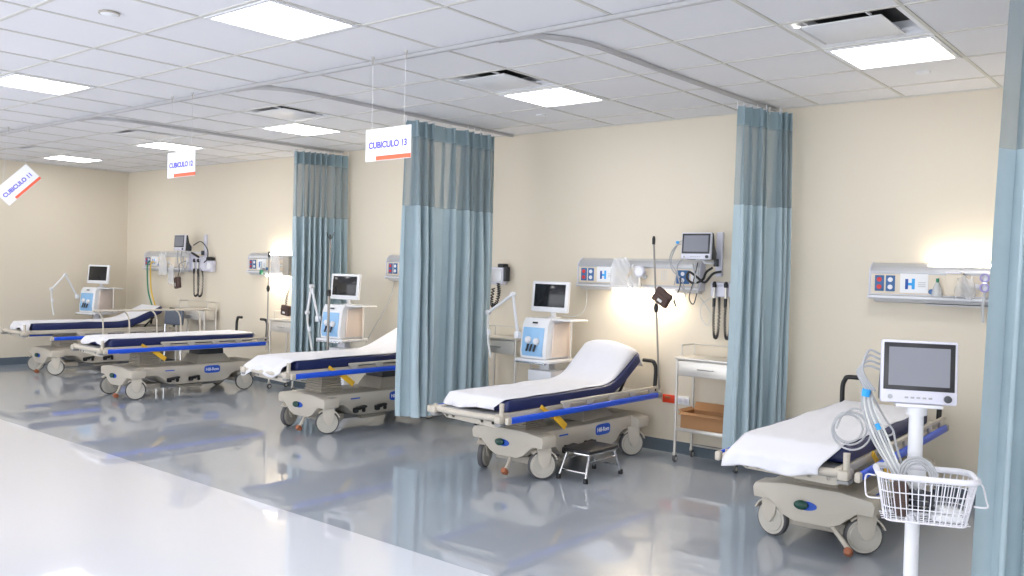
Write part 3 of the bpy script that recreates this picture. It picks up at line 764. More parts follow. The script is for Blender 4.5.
def bp_cuff(x, y, z, rot, lab, cord):
    t = thing('blood_pressure_cuff', lab, 'blood pressure cuff', (x, y, z), 0, 'blood pressure cuffs hanging at the wall')
    b = MB(); b.box((0, 0, 0), (.155, .05, .125), M['cuff'], .016, rot=(0, rot, 0), seg=3); b.box((.01, -.01, .012), (.14, .055, .02), M['cuff'], .008, rot=(0, rot, 0)); b.build('cuff_wrap', t)
    b = MB(); b.box((-.01, -.0265, -.025), (.045, .003, .022), M['cablew'], .001, rot=(0, rot, 0)); b.build('patch', t)
    b = MB(); b.tube(cord, .005, M['dark'], 6); b.build('hose', t)
    return t
bp_cuff(-3.675, 6.36, 1.312, .55, 'brown blood pressure cuff hanging below the wall monitor of the footstool bed', cr([(.06, 0, .02), (.10, .0, -.02), (.12, .02, -.07), (.10, .03, -.01), (.13, .05, .08), (.12, .08, .17)], 6))
bp_cuff(-11.25, 6.42, 1.20, 1.4, 'brown blood pressure cuff on its hose near the leftmost bed head unit', cr([(0, 0, .06), (.02, .01, .16), (-.02, .04, .26), (0, .12, .30)], 6))
bp_cuff(-8.80, 6.42, .945, .1, 'dark brown blood pressure cuff on a coiled cord left of the farthest curtain', coil(cr([(0, 0, .05), (-.01, .02, .18), (.03, .04, .30), (.02, .06, .42)], 4), .012, 14, 8))

def diagnostic(x, z, lab, style=0):
    """wall transformer with two instrument handles on coiled cords"""
    t = thing('diagnostic_instrument_set', lab, 'wall diagnostic set', (x, YW, z), 0, 'wall-mounted examination instrument sets')
    b = MB(); b.box((0, -.028, 0), (.20 + .22 * style, .055, .12 + .08 * style), M['lilac'], .010); b.box((0, -.06, .045), (.16, .03, .02), M['lilac'], .006); b.build('wall_box', t)
    for k, xx in enumerate((-.055, .045)):
        b = MB(); b.lathe([(0, -.02), (.016, -.018), (.018, .01), (.010, .028), (0, .03)], M['black'], TR(xx, -.075, .035), 12)
        b.tube([(xx, -.075, .02), (xx, -.075, -.07)], .011, M['steel'], 10); b.tube([(xx, -.075, -.07), (xx, -.075, -.14)], .013, M['black'], 10); b.build('instrument_handle', t)
        b = MB(); d = .42 if style else .37
        base = cr([(xx, -.075, -.14), (xx - .003, -.07, -.26), (xx + .004, -.065, -d), (xx + .022 + style * .03, -.06, -d - .02), (xx + .035 + style * .05, -.055, -d + .05), (xx + .035 + style * .05, -.05, -.16), (xx + .03, -.045, -.06)], 5)
        b.tube(coil(base, .009, 34, 7), .0045, M['black'], 5); b.build('coiled_cord', t)
    return t
diagnostic(-3.26, 1.39, 'pale instrument box with two black coiled cords right of the wall monitor')
t = diagnostic(-11.03, 1.47, 'pale instrument box with long black cords below the tilted wall monitor', 1)
# round gauge box next to it
t = thing('wall_gauge', 'small pale gauge box with a black top beside the long black cords', 'wall gauge', (-10.72, YW, 1.44))
b = MB(); b.box((0, -.04, 0), (.13, .07, .15), M['lilac'], .012); b.build('gauge_housing', t)
b = MB(); b.box((0, -.05, .10), (.12, .08, .05), M['black'], .02); b.build('lid', t)
b = MB(); b.lathe([(0, 0), (.045, 0), (.045, .004), (0, .004)], M['paper'], TR(0, -.075, 0) @ RX(PI / 2), 20); b.build('dial', t)
t = thing('wall_gauge', 'grey square pressure gauge with a black coiled cord, right of the large middle curtain', 'wall gauge', (-5.63, YW, 1.44))
b = MB(); b.box((0, -.05, 0), (.17, .07, .17), M['lilac'], .012); b.build('gauge_housing', t)
b = MB(); b.box((0, -.087, 0), (.13, .004, .13), M['alu'], .002); b.build('dial', t)
b = MB(); b.box((.05, -.05, .10), (.08, .08, .04), M['black'], .012); b.box((.10, -.05, .02), (.03, .07, .14), M['dark'], .008); b.build('bracket', t)
b = MB(); b.tube(coil(cr([(.04, -.10, -.07), (.05, -.10, -.16), (.02, -.10, -.26), (-.02, -.10, -.30), (-.05, -.09, -.24), (-.04, -.08, -.12)], 5), .014, 22, 8), .006, M['black'], 5); b.build('coiled_cord', t)

# flow meters, bags, hoses on the head units
def flowmeter(x, z, lab, kind):
    t = thing('flow_meter', lab, 'flow meter', (x, YW - .10, z), 0, 'gas and suction meters plugged into the bed head units')
    b = MB(); b.tube([(0, .02, 0), (0, -.05, 0)], .012, M['chrome'], 10); b.build('valve', t)
    if kind == 'gauge':
        b = MB(); b.lathe([(0, -.02), (.043, -.02), (.048, -.012), (.048, .012), (.043, .02), (0, .02)], M['lilac'], TR(0, -.06, .02) @ RX(PI / 2), 24); b.build('dial', t)
        b = MB(); b.lathe([(0, 0), (.034, 0), (.034, .003), (0, .003)], M['paper'], TR(0, -.079, .02) @ RX(PI / 2), 20); b.build('dial_face', t)
        b = MB(); b.tube([(0, -.06, -.03), (0, -.06, -.11)], .012, M['steel'], 10); b.lathe([(0, -.018), (.03, -.016), (.03, 0), (0, .002)], M['steel'], TR(0, -.06, -.11), 14); b.build('stem', t)
    elif kind == 'green':
        b = MB(); b.tube([(0, -.05, -.03), (0, -.05, .09)], .014, M['clearc'], 12); b.build('flow_tube', t)
        b = MB(); b.lathe([(0, -.02), (.02, -.02), (.022, .01), (0, .014)], M['ggreen'], TR(0, -.05, -.05), 14); b.box((.02, -.06, -.03), (.05, .03, .03), M['ggreen'], .008); b.build('knob', t)
    else:
        for zz in (.035, -.03):
            b = MB(); b.lathe([(.020, -.008), (.030, -.008), (.030, .008), (.020, .008), (.020, -.008)], M['ring'], TR(0, -.05, zz) @ RX(PI / 2), 24); b.build('ring', t)
        b = MB(); b.box((0, -.035, 0), (.035, .02, .12), M['white'], .006); b.tube([(0, -.035, -.06), (-.01, -.035, -.16), (-.005, -.03, -.26)], .009, M['clearc'], 8); b.build('body', t)
    return t
M['slate'] = mat('slate_vinyl', (.10, .12, .16), .5)
M['ring'] = mat('violet_ring', (.34, .30, .62), .4)
flowmeter(-3.965, 1.50, 'round pale suction gauge on the bed head unit behind the footstool bed', 'gauge')
flowmeter(-9.42, 1.43, 'green-knobbed flow meter on the glowing far bed head unit', 'green')
flowmeter(-1.335, 1.50, 'pair of violet rings on the rightmost bed head unit beside the curtain', 'rings')
b = MB(); b.box((0, 0, 0), (.035, .03, .022), M['gyellow'], .006); b.tube([(0, .015, 0), (0, .05, 0)], .008, M['chrome'], 8); b.tube([(-.015, 0, 0), (-.04, -.005, -.03)], .008, M['gyellow'], 8)
tag(b.build('hose_fitting', loc=(-4.06, YW - .14, 1.50)), 'small yellow hose fitting left of the round suction gauge', 'hose fitting')

def plastic_bag(x, z, w, h, seed, lab, tube_=True):
    t = thing('plastic_bag', lab, 'plastic bag', (x, YW - .145, z), 0, 'clear bags of tubing hanging on the bed head units')
    N1, N2 = smooth_noise(seed), smooth_noise(seed + 1)
    b = MB()
    for s in (-1, 1):
        b.grid(lambda u, v: ((u - .5) * w * (1 - .35 * v * v + .08 * N1(v * 4)), s * .028 * math.sin(PI * u) ** .6 * math.sin(PI * min(1, v * .9 + .08)) ** .5 + .010 * N2(u * 6 + v * 5 + s), -h / 2 + h * v + .02 * N1(u * 4)), 14, 14, M['clear'])
    b.build('bag', t, smooth=True)
    b = MB(); n = 60
    b.tube([Vector(((.30 * w) * math.cos(k * .32) * (1 - k / 200), .010 * math.sin(k * .9), -.08 * h + .26 * h * math.sin(k * .32))) for k in range(n)], .0035, M['clearc'], 6); b.build('tubing', t)
    b = MB(); b.tube([(0, 0, h * .42), (0, .10, h * .42)], .003, M['steel'], 6); b.build('hook', t)
    return t
plastic_bag(-4.17, 1.500, .20, .24, 5, 'clear plastic bag of tubing on the lit bed head unit behind the footstool bed')
plastic_bag(-4.03, 1.475, .14, .18, 8, 'crumpled clear bag beside the yellow hose fitting')
plastic_bag(-3.93, 1.285, .07, .16, 9, 'small clear bag hanging below the round suction gauge')
plastic_bag(-11.78, 1.45, .24, .30, 15, 'frosted bag of tubing over the leftmost bed head unit')
plastic_bag(-11.55, 1.30, .16, .26, 17, 'narrow clear bag hanging below the leftmost bed head unit')
plastic_bag(-9.14, 1.47, .20, .28, 19, 'clear bag in front of the glowing far lamp')
plastic_bag(-9.05, 1.22, .14, .18, 20, 'small clear bag hanging under the glowing far bed head unit')
plastic_bag(-1.455, 1.465, .13, .14, 25, 'crumpled clear bag on the rightmost bed head unit')
# cream boxes on the rightmost and far unit
t = thing('dispenser_box', 'cream box mounted on the front of the rightmost bed head unit', 'dispenser', (-1.525, YW - .125, 1.485))
b = MB(); b.box((0, 0, 0), (.095, .055, .15), M['cream'], .006); b.build('box_body', t)
b = MB(); b.box((0, -.004, .078), (.10, .062, .010), M['lilac'], .003); b.build('lid', t)
t = thing('dispenser_box', 'brownish box at the glowing far bed head unit next to the curtain', 'dispenser', (-8.90, YW - .14, 1.47))
b = MB(); b.box((0, 0, 0), (.12, .06, .24), M['beige2'], .008); b.build('box_body', t)
b = MB(); b.box((0, -.004, .122), (.125, .066, .010), M['lilac'], .003); b.build('lid', t)
# clear oxygen mask with tubing on the rightmost unit
t = thing('oxygen_mask', 'clear mask resting on the ledge of the rightmost bed head unit', 'oxygen mask', (-1.635, YW - .11, 1.40))
b = MB(); b.lathe([(.0, .10), (.010, .10), (.018, .085), (.03, .05), (.036, .02), (.034, .0)], M['clearc'], Matrix.Diagonal((1, .8, 1, 1)), 18); b.build('mask_shell', t)
b = MB(); b.lathe([(0, 0), (.010, 0), (.010, .03), (0, .03)], M['ggreen'], TR(.0, 0, .095), 10); b.build('connector', t)

# hoses in the leftmost bay
for nm, mt, xx, lab in (('gas_hose', 'ggreen', -12.16, 'green gas hose curving down from the leftmost bed head unit'), ('gas_hose', 'gyellow', -12.07, 'yellow gas hose curving down from the leftmost bed head unit')):
    t = thing(nm, lab, 'hose', (xx, YW - .10, 1.45), 0, 'coloured hoses of the leftmost bed')
    b = MB(); b.tube(cr([(.0, .01, .02), (0, -.05, .02), (-.02, -.06, -.05), (-.03, -.05, -.22), (.0, -.05, -.40), (.09, -.05, -.56), (.19, -.06, -.66)], 6), .010, M[mt], 8); b.build('hose_tube', t)
    b = MB(); b.tube([(0, .015, .02), (0, -.03, .02)], .016, M['steel'], 10); b.build('connector', t)
b = MB(); b.tube(cr([(0, 0, 0), (-.01, -.01, -.4), (.01, -.01, -.7), (.05, -.03, -.95)], 6), .004, M['cablew'], 6)
tag(b.build('power_cord', loc=(-12.36, YW - .03, 1.37)), 'thin white cord hanging at the left end of the leftmost bed head unit', 'cord')
b = MB(); b.tube(cr([(0, 0, 0), (-.03, -.03, -.18), (-.10, -.08, -.38), (-.20, -.12, -.55), (-.30, -.14, -.72)], 6), .004, M['cable'], 6)
tag(b.build('power_cord', loc=(-7.12, YW - .03, 1.37)), 'thin grey cord running from the half hidden bed head unit to the ventilator', 'cord')
b = MB(); b.tube(cr([(0, 0, 0), (.01, -.01, -.12), (0, -.03, -.22), (-.06, -.08, -.27), (-.16, -.12, -.27)], 6), .004, M['cablew'], 6)
tag(b.build('power_cord', loc=(-4.60, YW - .03, 1.37)), 'thin pale cord between the ventilator tray and the lit bed head unit', 'cord')

# ------------------------------------------------------------------ ventilators
def ventilator(x, y, rz, lab, arm, mon_tilt=-.08):
    t = thing('ventilator', lab, 'ventilator', (x, y, 0), rz, 'ventilators beside the beds')
    # y=0 front face of the body, z .73..1.08
    b = MB(); W = .30
    b.prism([(0.0, .735), (-.01, .80), (.02, 1.03), (.055, 1.085), (.34, 1.085), (.35, 1.06), (.35, .735)], 'x', -W / 2, W / 2 - .014, M['white'], .010)
    o = b.build('body', t)
    b = MB(); b.prism([(.06, .75), (.09, 1.04), (.34, 1.06), (.34, .75)], 'x', W / 2 - .015, W / 2 + .002, M['vcream'], .004); b.build('side_cover', o)
    b = MB(); b.prism([(-.006, .755), (-.016, .80), (.008, 1.005), (.016, 1.005), (.01, .755)], 'x', -W / 2 + .022, W / 2 - .050, M['vblue'], .004); o2 = b.build('front_panel', t)
    b = MB()
    for kx, kz in ((-.055, .895), (.035, .885)):
        b.lathe([(0, 0), (.030, 0), (.032, .018), (.020, .030), (0, .032)], M['white'], TR(kx, -.004, kz) @ RX(PI / 2), 18)
    for kx in (-.05, -.012, .03): b.tube([(kx, -.02, .86), (kx, -.045, .80)], .009, M['dark'], 8)
    b.build('connector', o2)
    b = MB(); b.box((-.005, .016, 1.048), (.055, .006, .016), M['dark'], .002, rot=(-.6, 0, 0)); b.build('display_window', t)
    # monitor
    b = MB(); T = TR(.07, .13, 1.275) @ RX(mon_tilt)
    b.box((0, 0, 0), (.40, .035, .27), M['white'], .012); bmesh.ops.transform(b.bm, matrix=T, verts=b.bm.verts); mo = b.build('monitor', t)
    b = MB(); b.box((0, -.0185, .010), (.335, .003, .20), M['screenb'], .001); bmesh.ops.transform(b.bm, matrix=T, verts=b.bm.verts); b.build('screen', mo)
    b = MB(); b.box((0, .03, -.02), (.20, .04, .16), M['white'], .01); bmesh.ops.transform(b.bm, matrix=T, verts=b.bm.verts)
    b.tube([(.06, .17, 1.20), (.06, .20, 1.085)], .022, M['white'], 12); b.lathe([(0, 0), (.06, 0), (.055, .012), (0, .014)], M['white'], TR(.06, .20, 1.085), 18); b.build('monitor_neck', t)
    # side tray and shelf
    b = MB(); b.box((.235, .20, 1.078), (.20, .26, .014), M['white'], .004); b.tube([(.18, .30, 1.075), (.18, .30, .72)], .010, M['steel'], 8); b.build('side_tray', t)
    b = MB(); b.box((0, .17, .715), (.38, .40, .030), M['white'], .008); b.tube([(-.16, -.045, .70), (.16, -.045, .70)], .009, M['chrome'], 8)
    for s in (-1, 1): b.tube([(s * .16, -.045, .70), (s * .16, 0, .71)], .009, M['chrome'], 8)
    b.build('shelf', t)
    b = MB(); b.box((0, .20, .43), (.11, .09, .56), M['white'], .012); b.build('column', t)
    b = MB(); b.box((.02, .17, .58), (.26, .22, .10), M['white'], .012); b.build('drawer', t)
    b = MB()
    for a in (.6, 2.54, 3.74, 5.68): b.box((math.cos(a) * .13, .20 + math.sin(a) * .13, .125), (.28, .06, .045), M['white'], .012, rot=RZ(a))
    b.lathe([(0, .10), (.10, .10), (.09, .16), (0, .17)], M['white'], TR(0, .20, 0), 20); b.build('base', t)
    for a in (.6, 2.54, 3.74, 5.68):
        cx_, cy_ = math.cos(a) * .25, .20 + math.sin(a) * .25
        b = MB(); b.lathe([(0, -.014), (.044, -.014), (.048, -.008), (.048, .008), (.044, .014), (0, .014)], M['tire'], TR(cx_, cy_, .048) @ RY(PI / 2), 18); b.box((cx_, cy_, .085), (.03, .05, .04), M['white'], .008); b.build('caster', t)
    # jointed support arm with its hose
    b = MB(); P = [Vector(p) for p in arm[:4]]
    for A, B in zip(P[:3], P[1:3]): b.tube([A, B], .013, M['white'], 10)
    for p in P[:3]: b.lathe([(0, -.02), (.020, -.02), (.020, .02), (0, .02)], M['white'], TR(*p) @ RX(PI / 2), 14)
    b.box(P[0], (.05, .05, .06), M['white'], .008)
    b.build('support_arm', t)
    b = MB(); b.tube(cr([P[2], P[2] + (P[3] - P[2]) * .4 + Vector((-.01, 0, 0)), P[3], P[3] + Vector((.03, 0, -.12))], 5), .011, M['cablew'], 8)
    b.tube([P[2] + (P[3] - P[2]) * .55, P[2] + (P[3] - P[2]) * .72], .019, M['white'], 10); b.build('hose', t)
    return t
ventilator(-4.77, 6.08, 0, 'white and blue ventilator with black screen beside the raised footstool bed',
    [(-.17, -.02, .93), (-.17, -.10, 1.29), (-.43, -.12, 1.12), (-.42, -.12, .84)])
ventilator(-7.36, 5.94, .12, 'white and blue ventilator with black screen in front of the farthest curtain',
    [(-.17, -.02, .93), (-.27, -.03, 1.27), (-.29, -.06, .99), (-.24, -.06, .72)])
ventilator(-12.68, 5.86, .30, 'white and blue ventilator with black screen near the corner at the leftmost bed',
    [(-.17, -.02, .95), (-.20, -.20, 1.26), (-.20, -.42, 1.06), (-.18, -.42, .82)], -.10)

# iv stand in front of the farthest curtain
t = thing('iv_stand', 'slim metal drip stand in front of the curtain farthest from the camera', 'iv stand', (-6.99, 5.605, 0))
b = MB(); b.tube([(0, 0, .06), (0, 0, 1.22)], .0125, M['pole'], 12); b.tube([(0, 0, 1.2), (0, 0, 1.76)], .008, M['pole'], 10); b.build('pole', t)
b = MB(); b.lathe([(0, -.035), (.018, -.032), (.022, 0), (.018, .03), (0, .034)], M['black'], TR(0, 0, 1.225), 14); b.build('clamp_knob', t)
b = MB()
for s in (-1, 1): b.tube(cr([(0, 0, 1.75), (s * .03, 0, 1.775), (s * .05, 0, 1.80), (s * .055, 0, 1.825)], 4), .004, M['dark'], 6)
b.tube([(0, 0, 1.74), (0, 0, 1.80)], .008, M['black'], 8); b.build('hook', t)
b = MB()
for k in range(5): a = k * 2 * PI / 5 + .5; b.tube([(0, 0, .075), (math.cos(a) * .15, math.sin(a) * .15, .055)], .011, M['steel'], 8)
b.build('base', t)
for k in range(5):
    a = k * 2 * PI / 5 + .5; b = MB(); b.lathe([(0, -.009), (.022, -.008), (.024, 0), (.022, .008), (0, .009)], M['tire'], TR(math.cos(a) * .15, math.sin(a) * .15, .024) @ RY(PI / 2), 14); b.tube([(math.cos(a) * .15, math.sin(a) * .15, .055), (math.cos(a) * .15, math.sin(a) * .15, .024)], .006, M['steel'], 6); b.build('caster', t)

# ------------------------------------------------------------------ steel trolleys
def trolley(x, y, w, d, lab, ztop=.835, solid=False):
    t = thing('steel_trolley', lab, 'trolley', (x, y, 0), 0, 'stainless steel bedside trolleys')
    b = MB(); st = M['steel']
    for sx in (0, w):
        for s2 in (0, d): 
            b = MB(); b.tube([(sx, s2, .075), (sx, s2, ztop - .005)], .0115, st, 10); b.build('leg', t)
            b = MB(); b.lathe([(0, -.010), (.026, -.010), (.030, -.004), (.030, .004), (.026, .010), (0, .010)], M['tire'], TR(sx + .006, s2, .030) @ RY(PI / 2), 16); b.lathe([(0, -.012), (.016, -.012), (.016, .012), (0, .012)], M['steel'], TR(sx + .006, s2, .030) @ RY(PI / 2), 12); b.box((sx, s2, .068), (.024, .03, .028), st, .005); b.build('caster', t)
    b = MB(); b.box((w / 2, d / 2, ztop), (w + .03, d + .03, .018), st, .004); b.build('top_shelf', t)
    b = MB(); b.tube([(0, 0, ztop), (0, .0, ztop + .0)], .004, st, 6)
    zr = ztop + .10
    b.tube(cr([(0, d * .25, ztop), (0, d * .25, zr - .01), (0, d * .3, zr), (0, d - .01, zr), (.01, d, zr), (w - .01, d, zr), (w, d - .01, zr), (w, d * .3, zr), (w, d * .25, zr - .01), (w, d * .25, ztop)], 3), .0055, st, 8)
    b.tube([(0, d, ztop), (0, d, zr)], .005, st, 8); b.tube([(w, d, ztop), (w, d, zr)], .005, st, 8); b.build('guard_rail', t)
    b = MB(); b.box((w / 2, d / 2 + .01, ztop - .075), (w - .012, d - .03, .125), st, .003); b.build('drawer_housing', t)
    b = MB(); b.box((w / 2, -.004, ztop - .077), (w - .03, .016, .120), st, .004); dr = b.build('drawer', t)
    b = MB(); b.tube(cr([(w / 2 - .06, -.010, ztop - .075), (w / 2 - .055, -.028, ztop - .075), (w / 2 + .055, -.028, ztop - .075), (w / 2 + .06, -.010, ztop - .075)], 4), .005, M['chrome'], 8); b.build('handle', dr)
    b = MB(); b.box((w / 2, d / 2, .275), (w, d, .012), st, .003); b.box((w / 2, 0, .268), (w, .010, .028), st, .002); b.box((w / 2, d, .268), (w, .010, .028), st, .002); b.build('lower_shelf', t)
    b = MB(); b.tube([(0, d, .10), (w, d, .10)], .008, st, 8); b.build('stretcher_bar', t)
    return t
trolley(-3.49, 6.31, .52, .28, 'steel trolley holding a cardboard box, left of the curtain beside the rightmost bed')
trolley(-5.64, 6.33, .46, .24, 'steel trolley between the large middle curtain and the ventilator', .855)
trolley(-8.98, 6.33, .46, .24, 'steel trolley half hidden by the farthest curtain', .83)
trolley(-11.26, 6.42, .70, .17, 'steel trolley below the black cords in the leftmost bay', .86)
# cardboard box
t = thing('cardboard_box', 'open brown cardboard box on the lower shelf of the trolley by the rightmost curtain', 'cardboard box', (-3.455, 6.33, .281))
b = MB(); w, d, h = .45, .22, .125
b.box((w / 2, .004, h / 2), (w, .006, h), M['card']); b.box((w / 2, d - .004, h / 2 + .0), (w, .006, h), M['card']); b.box((.003, d / 2, h / 2), (.006, d, h), M['card']); b.box((w - .003, d / 2, h / 2), (.006, d, h), M['card']); b.box((w / 2, d / 2, .003), (w, d, .006), M['cardin'])
b.build('box_body', t)
b = MB(); b.box((w / 2, d + .015, h + .025), (w, .005, .075), M['card'], 0, rot=(-.5, 0, 0)); b.box((w / 2, -.024, h - .006), (w, .05, .004), M['card'], 0, rot=(.25, 0, 0)) ; b.box((-.012, d / 2, h + .008), (.03, d, .004), M['card'], 0, rot=(0, .7, 0)); b.build('flap', t)

# ------------------------------------------------------------------ foot stool
t = thing('step_stool', 'black-topped footstool with chrome legs beside the raised bed', 'step stool', (-3.685, 5.41, 0))
b = MB(); b.box((0, 0, .208), (.245, .385, .026), M['black'], .011, seg=3); b.build('step_top', t)
b = MB(); b.box((0, 0, .190), (.225, .365, .014), M['chrome'], .003); b.build('step_frame', t)
for s2 in (-1, 1):
    b = MB(); b.tube(cr([(-.118, s2 * .225, .02), (-.108, s2 * .195, .10), (-.098, s2 * .165, .178), (-.085, s2 * .158, .188), (.085, s2 * .158, .188), (.098, s2 * .165, .178), (.108, s2 * .195, .10), (.118, s2 * .225, .02)], 5), .011, M['chrome'], 10)
    b.tube([(-.112, s2 * .207, .065), (.112, s2 * .207, .065)], .009, M['chrome'], 8)
    b.build('leg', t)
for sx in (-1, 1):
    b = MB(); b.tube([(sx * .105, -.18, .14), (sx * .105, .18, .14)], .007, M['chrome'], 8); b.build('side_brace', t)
    for s2 in (-1, 1):
        b = MB(); b.lathe([(0, 0), (.017, 0), (.018, .006), (.016, .034), (0, .036)], M['black'], TR(sx * .119, s2 * .228, 0), 14); b.build('rubber_foot', t)

# ------------------------------------------------------------------ wall sockets low on the wall
t = thing('wall_outlet', 'red power outlet low on the wall beside the steel trolley', 'wall outlet', (-3.735, YW, .45), 0)
b = MB(); b.box((0, -.005, 0), (.125, .010, .068), M['redplate'], .003); b.build('cover_plate', t)
b = MB(); b.box((-.01, -.012, .012), (.05, .006, .022), M['orange'], .003); b.build('socket', t)
t = thing('wall_outlet', 'white double power outlet low on the wall behind the steel trolley', 'wall outlet', (-3.60, YW, .45), 0)
b = MB(); b.box((0, -.005, 0), (.115, .010, .070), M['white'], .003); b.build('cover_plate', t)
for xx in (-.027, .027): b = MB(); b.box((xx, -.011, 0), (.032, .005, .036), M['lilac'], .003); b.build('socket', t)

# ------------------------------------------------------------------ monitor on a rolling stand (front right)
mx, my = -.885, 3.325
VA = math.atan2(-mx, my)               # direction towards the camera about z
t = thing('monitor_stand', 'white patient monitor on a pole stand with a wire basket of cables', 'patient monitor', (mx, my, 0), VA + .13)
T = TR(-.005, -.06, 1.185) @ RX(-.08)
monitor_parts(t, T, .245, .218, .10)
b = MB(); b.tube([(0, .0, .10), (0, .0, 1.06)], .0245, M['white'], 20); b.build('pole', t)
b = MB(); b.box((0, -.01, 1.068), (.15, .12, .012), M['white'], .004); b.tube([(0, .0, 1.03), (0, .0, 1.07)], .035, M['white'], 16); b.build('mounting_plate', t)
b = MB()
for k in range(5): a = k * 2 * PI / 5 + .3; b.box((math.cos(a) * .13, math.sin(a) * .13, .085), (.27, .05, .032), M['white'], .010, rot=RZ(a))
b.lathe([(0, .06), (.06, .06), (.06, .12), (.03, .14), (0, .14)], M['white'], None, 18); b.build('base', t)
for k in range(5):
    a = k * 2 * PI / 5 + .3; b = MB(); b.lathe([(0, -.012), (.032, -.011), (.036, 0), (.032, .011), (0, .012)], M['tire'], TR(math.cos(a) * .25, math.sin(a) * .25, .036) @ RY(PI / 2), 16); b.box((math.cos(a) * .25, math.sin(a) * .25, .066), (.024, .04, .03), M['white'], .006); b.build('caster', t)
# basket: rounded rim, vertical wires, floor mesh
def rrect(w, d, r, z, cx_=0, cy_=0, n=5):
    P = []
    for (sx, s2, a0) in ((1, 1, 0), (-1, 1, PI / 2), (-1, -1, PI), (1, -1, 1.5 * PI)):
        for k in range(n + 1):
            a = a0 + k / n * PI / 2; P.append(Vector((cx_ + sx * (w / 2 - r) + r * math.cos(a), cy_ + s2 * (d / 2 - r) + r * math.sin(a), z)))
    return P
bx, by, bz1, bz0 = .02, -.115, .845, .690
b = MB()
top = rrect(.305, .19, .045, bz1, bx, by); bot = rrect(.250, .140, .030, bz0, bx, by + .01)
b.tube(top, .0105, M['wire'], 10, closed=True)
bk = b.build('basket', t)
b = MB(); b.tube(bot, .0035, M['wire'], 6, closed=True)
def resample(P, n):
    Q = P + [P[0]]; Ls = [0]
    for A, B in zip(Q, Q[1:]): Ls.append(Ls[-1] + (B - A).length)
    out = []
    for k in range(n):
        s = Ls[-1] * k / n; j = 0
        while Ls[j + 1] < s: j += 1
        out.append(Q[j].lerp(Q[j + 1], (s - Ls[j]) / (Ls[j + 1] - Ls[j])))
    return out
A_, B_ = resample(top, 44), resample(bot, 44)
for p, q in zip(A_, B_): b.tube([p, q], .0021, M['wire'], 5)
for f in (.35, .7): b.tube([p.lerp(q, f) for p, q in zip(A_, B_)], .0021, M['wire'], 5, closed=True)
for k in range(1, 10):
    xx = bx - .1375 + .0275 * k; b.tube([(xx, by + .085, bz0), (xx, by - .065, bz0)], .0021, M['wire'], 5)
for k in range(1, 5):
    yy = by - .065 + .03 * k; b.tube([(bx - .137, yy, bz0), (bx + .137, yy, bz0)], .0021, M['wire'], 5)
b.build('wire_mesh', bk)
for s in (-1, 1):
    b = MB(); xx = bx + s * .153
    b.tube(cr([(xx, by + .05, bz1 - .03), (xx + s * .03, by + .045, bz1 - .03), (xx + s * .035, by, bz1 - .07), (xx + s * .03, by - .045, bz1 - .085), (xx - s * .01, by - .05, bz1 - .085)], 4), .003, M['wire'], 6); b.build('handle', bk)
b = MB(); b.box((0, -.02, .78), (.07, .02, .12), M['white'], .006); b.box((0, -.012, .78), (.06, .05, .05), M['white'], .006); b.build('basket_bracket', t)
# cables of this monitor
Zm = 1.185
cs = []
for k in range(4): cs.append(([(-.125, .0, 1.20 + .018 * k), (-.165, .0, 1.21 + .018 * k), (-.200 + .006 * k, -.01, 1.19), (-.195 + .01 * k, -.03, 1.125)], .0045, 'cable'))
for k in range(6):
    q = (k - 2.5) * .006
    cs.append(([(-.195 + q, -.03 + .004 * k, 1.125), (-.185 + q * 1.3, -.04, 1.06), (-.150 + q * 1.8, -.06 + .003 * k, .97), (-.105 + q * 1.2, -.08, .88), (-.060 + q, -.10, .80)], .0042, 'cablew' if k % 2 else 'cable'))
cs.append(([(-.18, -.02, 1.12), (-.13, -.02, 1.03), (-.10, -.02, .985), (-.125, -.02, .97), (-.17, -.03, 1.02), (-.195, -.03, 1.10)], .004, 'cable'))
cs.append(([(-.10, -.02, .985), (-.085, -.03, .92), (-.06, -.06, .85), (-.03, -.10, .80)], .004, 'cable'))
for r, zz, cx_ in ((.058, .985, -.245), (.049, .985, -.250), (.066, .975, -.238)):
    cs.append(([(cx_ + r * math.cos(a), -.02 - .006 * math.sin(3 * a), zz + r * math.sin(a)) for a in [2 * PI * k / 12 for k in range(13)]], .0036, 'cable'))
cs.append(([(-.20, -.02, 1.05), (-.235, -.02, 1.055), (-.27, -.02, 1.03), (-.29, -.02, .98)], .004, 'cable'))
for r in (.050, .040, .058): cs.append(([(-.03 + r * math.cos(a), -.12 + .01 * r * 100 * math.sin(a) * .4, .855 + r * math.sin(a)) for a in [PI * (-.15 + 1.25 * k / 10) for k in range(11)]], .005, 'cable'))
cs = [([(p[0] + (.025 if p[2] < 1.18 else 0), p[1], p[2] - .018) for p in q], rr_, mm_) for q, rr_, mm_ in cs]
cables(t, cs)
b = MB(); b.tube([(-.172, -.032, 1.088), (-.169, -.035, 1.112)], .0145, M['logol'], 12); b.build('cable_clip', t); b = MB(); b.tube([(-.133, -.05, .995), (-.125, -.055, .975)], .008, M['logol'], 8); b.build('cable_clip', t)
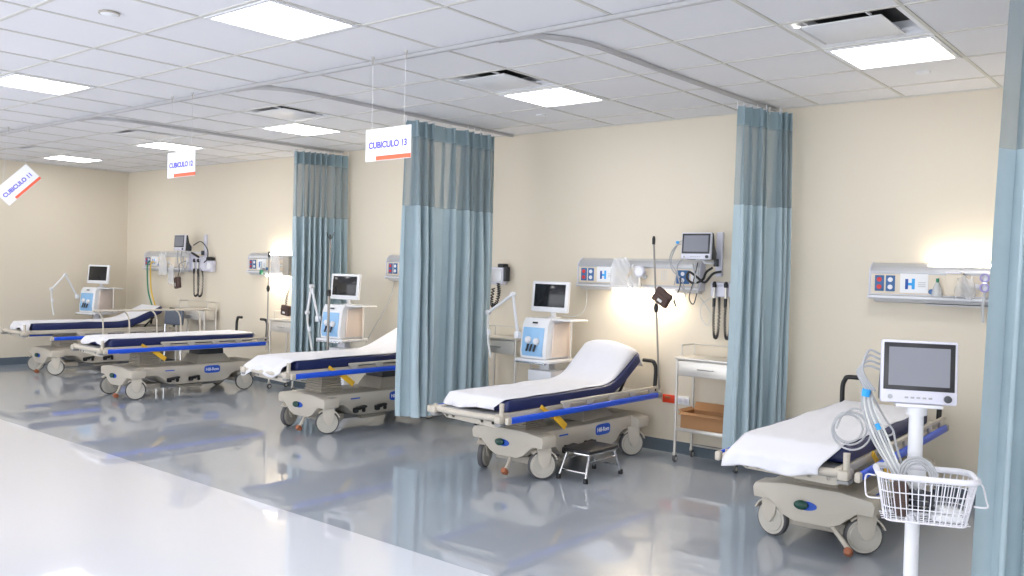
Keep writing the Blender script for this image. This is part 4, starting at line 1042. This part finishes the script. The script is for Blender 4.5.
# things in the basket
TMB = Matrix.Translation(t.location) @ RZ(t.rotation_euler.z)
b = MB(); b.box((0, 0, .055), (.045, .09, .11), M['cuff'], .012); b.box((0, -.045, .07), (.03, .012, .03), M['cuff'], .004)
tag(b.build('blood_pressure_cuff', loc=TMB @ Vector((-.055, -.115, .70)), rz=VA + .1), 'brown blood pressure cuff in the wire basket of the monitor stand', 'blood pressure cuff')
b = MB(); b.tube([Vector((.036 * math.cos(k * .4), .030 * math.sin(k * .4), .012 + k * .0013)) for k in range(60)], .007, M['dark'], 8)
tag(b.build('sensor_hose', loc=TMB @ Vector((.01, -.12, .70)), rz=VA), 'coiled dark grey sensor hose lying in the wire basket', 'sensor cable')
b = MB(); b.box((0, 0, .014), (.10, .08, .022), M['paper'], .008); b.box((.01, .01, .034), (.08, .06, .018), M['paper'], .007, rot=(0, .1, .4))
tag(b.build('gauze_packet', loc=TMB @ Vector((.085, -.12, .695)), rz=VA + .2), 'white packets lying in the wire basket of the monitor stand', 'packet')
# slate chair in the far bay
t = thing('padded_chair', 'slate-grey padded chair between the corner bed and the trolley below the black cords', 'chair', (-11.03, 6.08, 0), .1)
b = MB(); b.box((0, 0, .46), (.40, .40, .06), M['slate'], .02, seg=3); b.build('seat', t)
b = MB(); b.box((0, .19, .74), (.38, .045, .20), M['slate'], .018, rot=(-.08, 0, 0), seg=3); b.build('backrest', t)
for sx in (-1, 1):
    for s2 in (-1, 1):
        b = MB(); b.tube([(sx * .18, s2 * .18, 0), (sx * .17, s2 * .17, .44)] + ([(sx * .17, .18, .72)] if s2 > 0 else []), .011, M['chrome'], 8); b.build('leg', t)

# ------------------------------------------------------------------ light and view
w = bpy.data.worlds.new('world'); SC.world = w; w.use_nodes = True
bg = w.node_tree.nodes['Background']; bg.inputs[0].default_value = (.92, .95, 1, 1); bg.inputs[1].default_value = 2.3  # bright surround added as ambient fill, entering where the room is left open
SC.view_settings.view_transform = 'Standard'; SC.view_settings.look = 'None'; SC.view_settings.gamma = 1; SC.view_settings.use_curve_mapping = False
SC.view_settings.exposure = 0.55
SC.cycles.max_bounces = 8; SC.cycles.diffuse_bounces = 4; SC.cycles.glossy_bounces = 4; SC.cycles.transparent_max_bounces = 16
SC.cycles.sample_clamp_indirect = 6
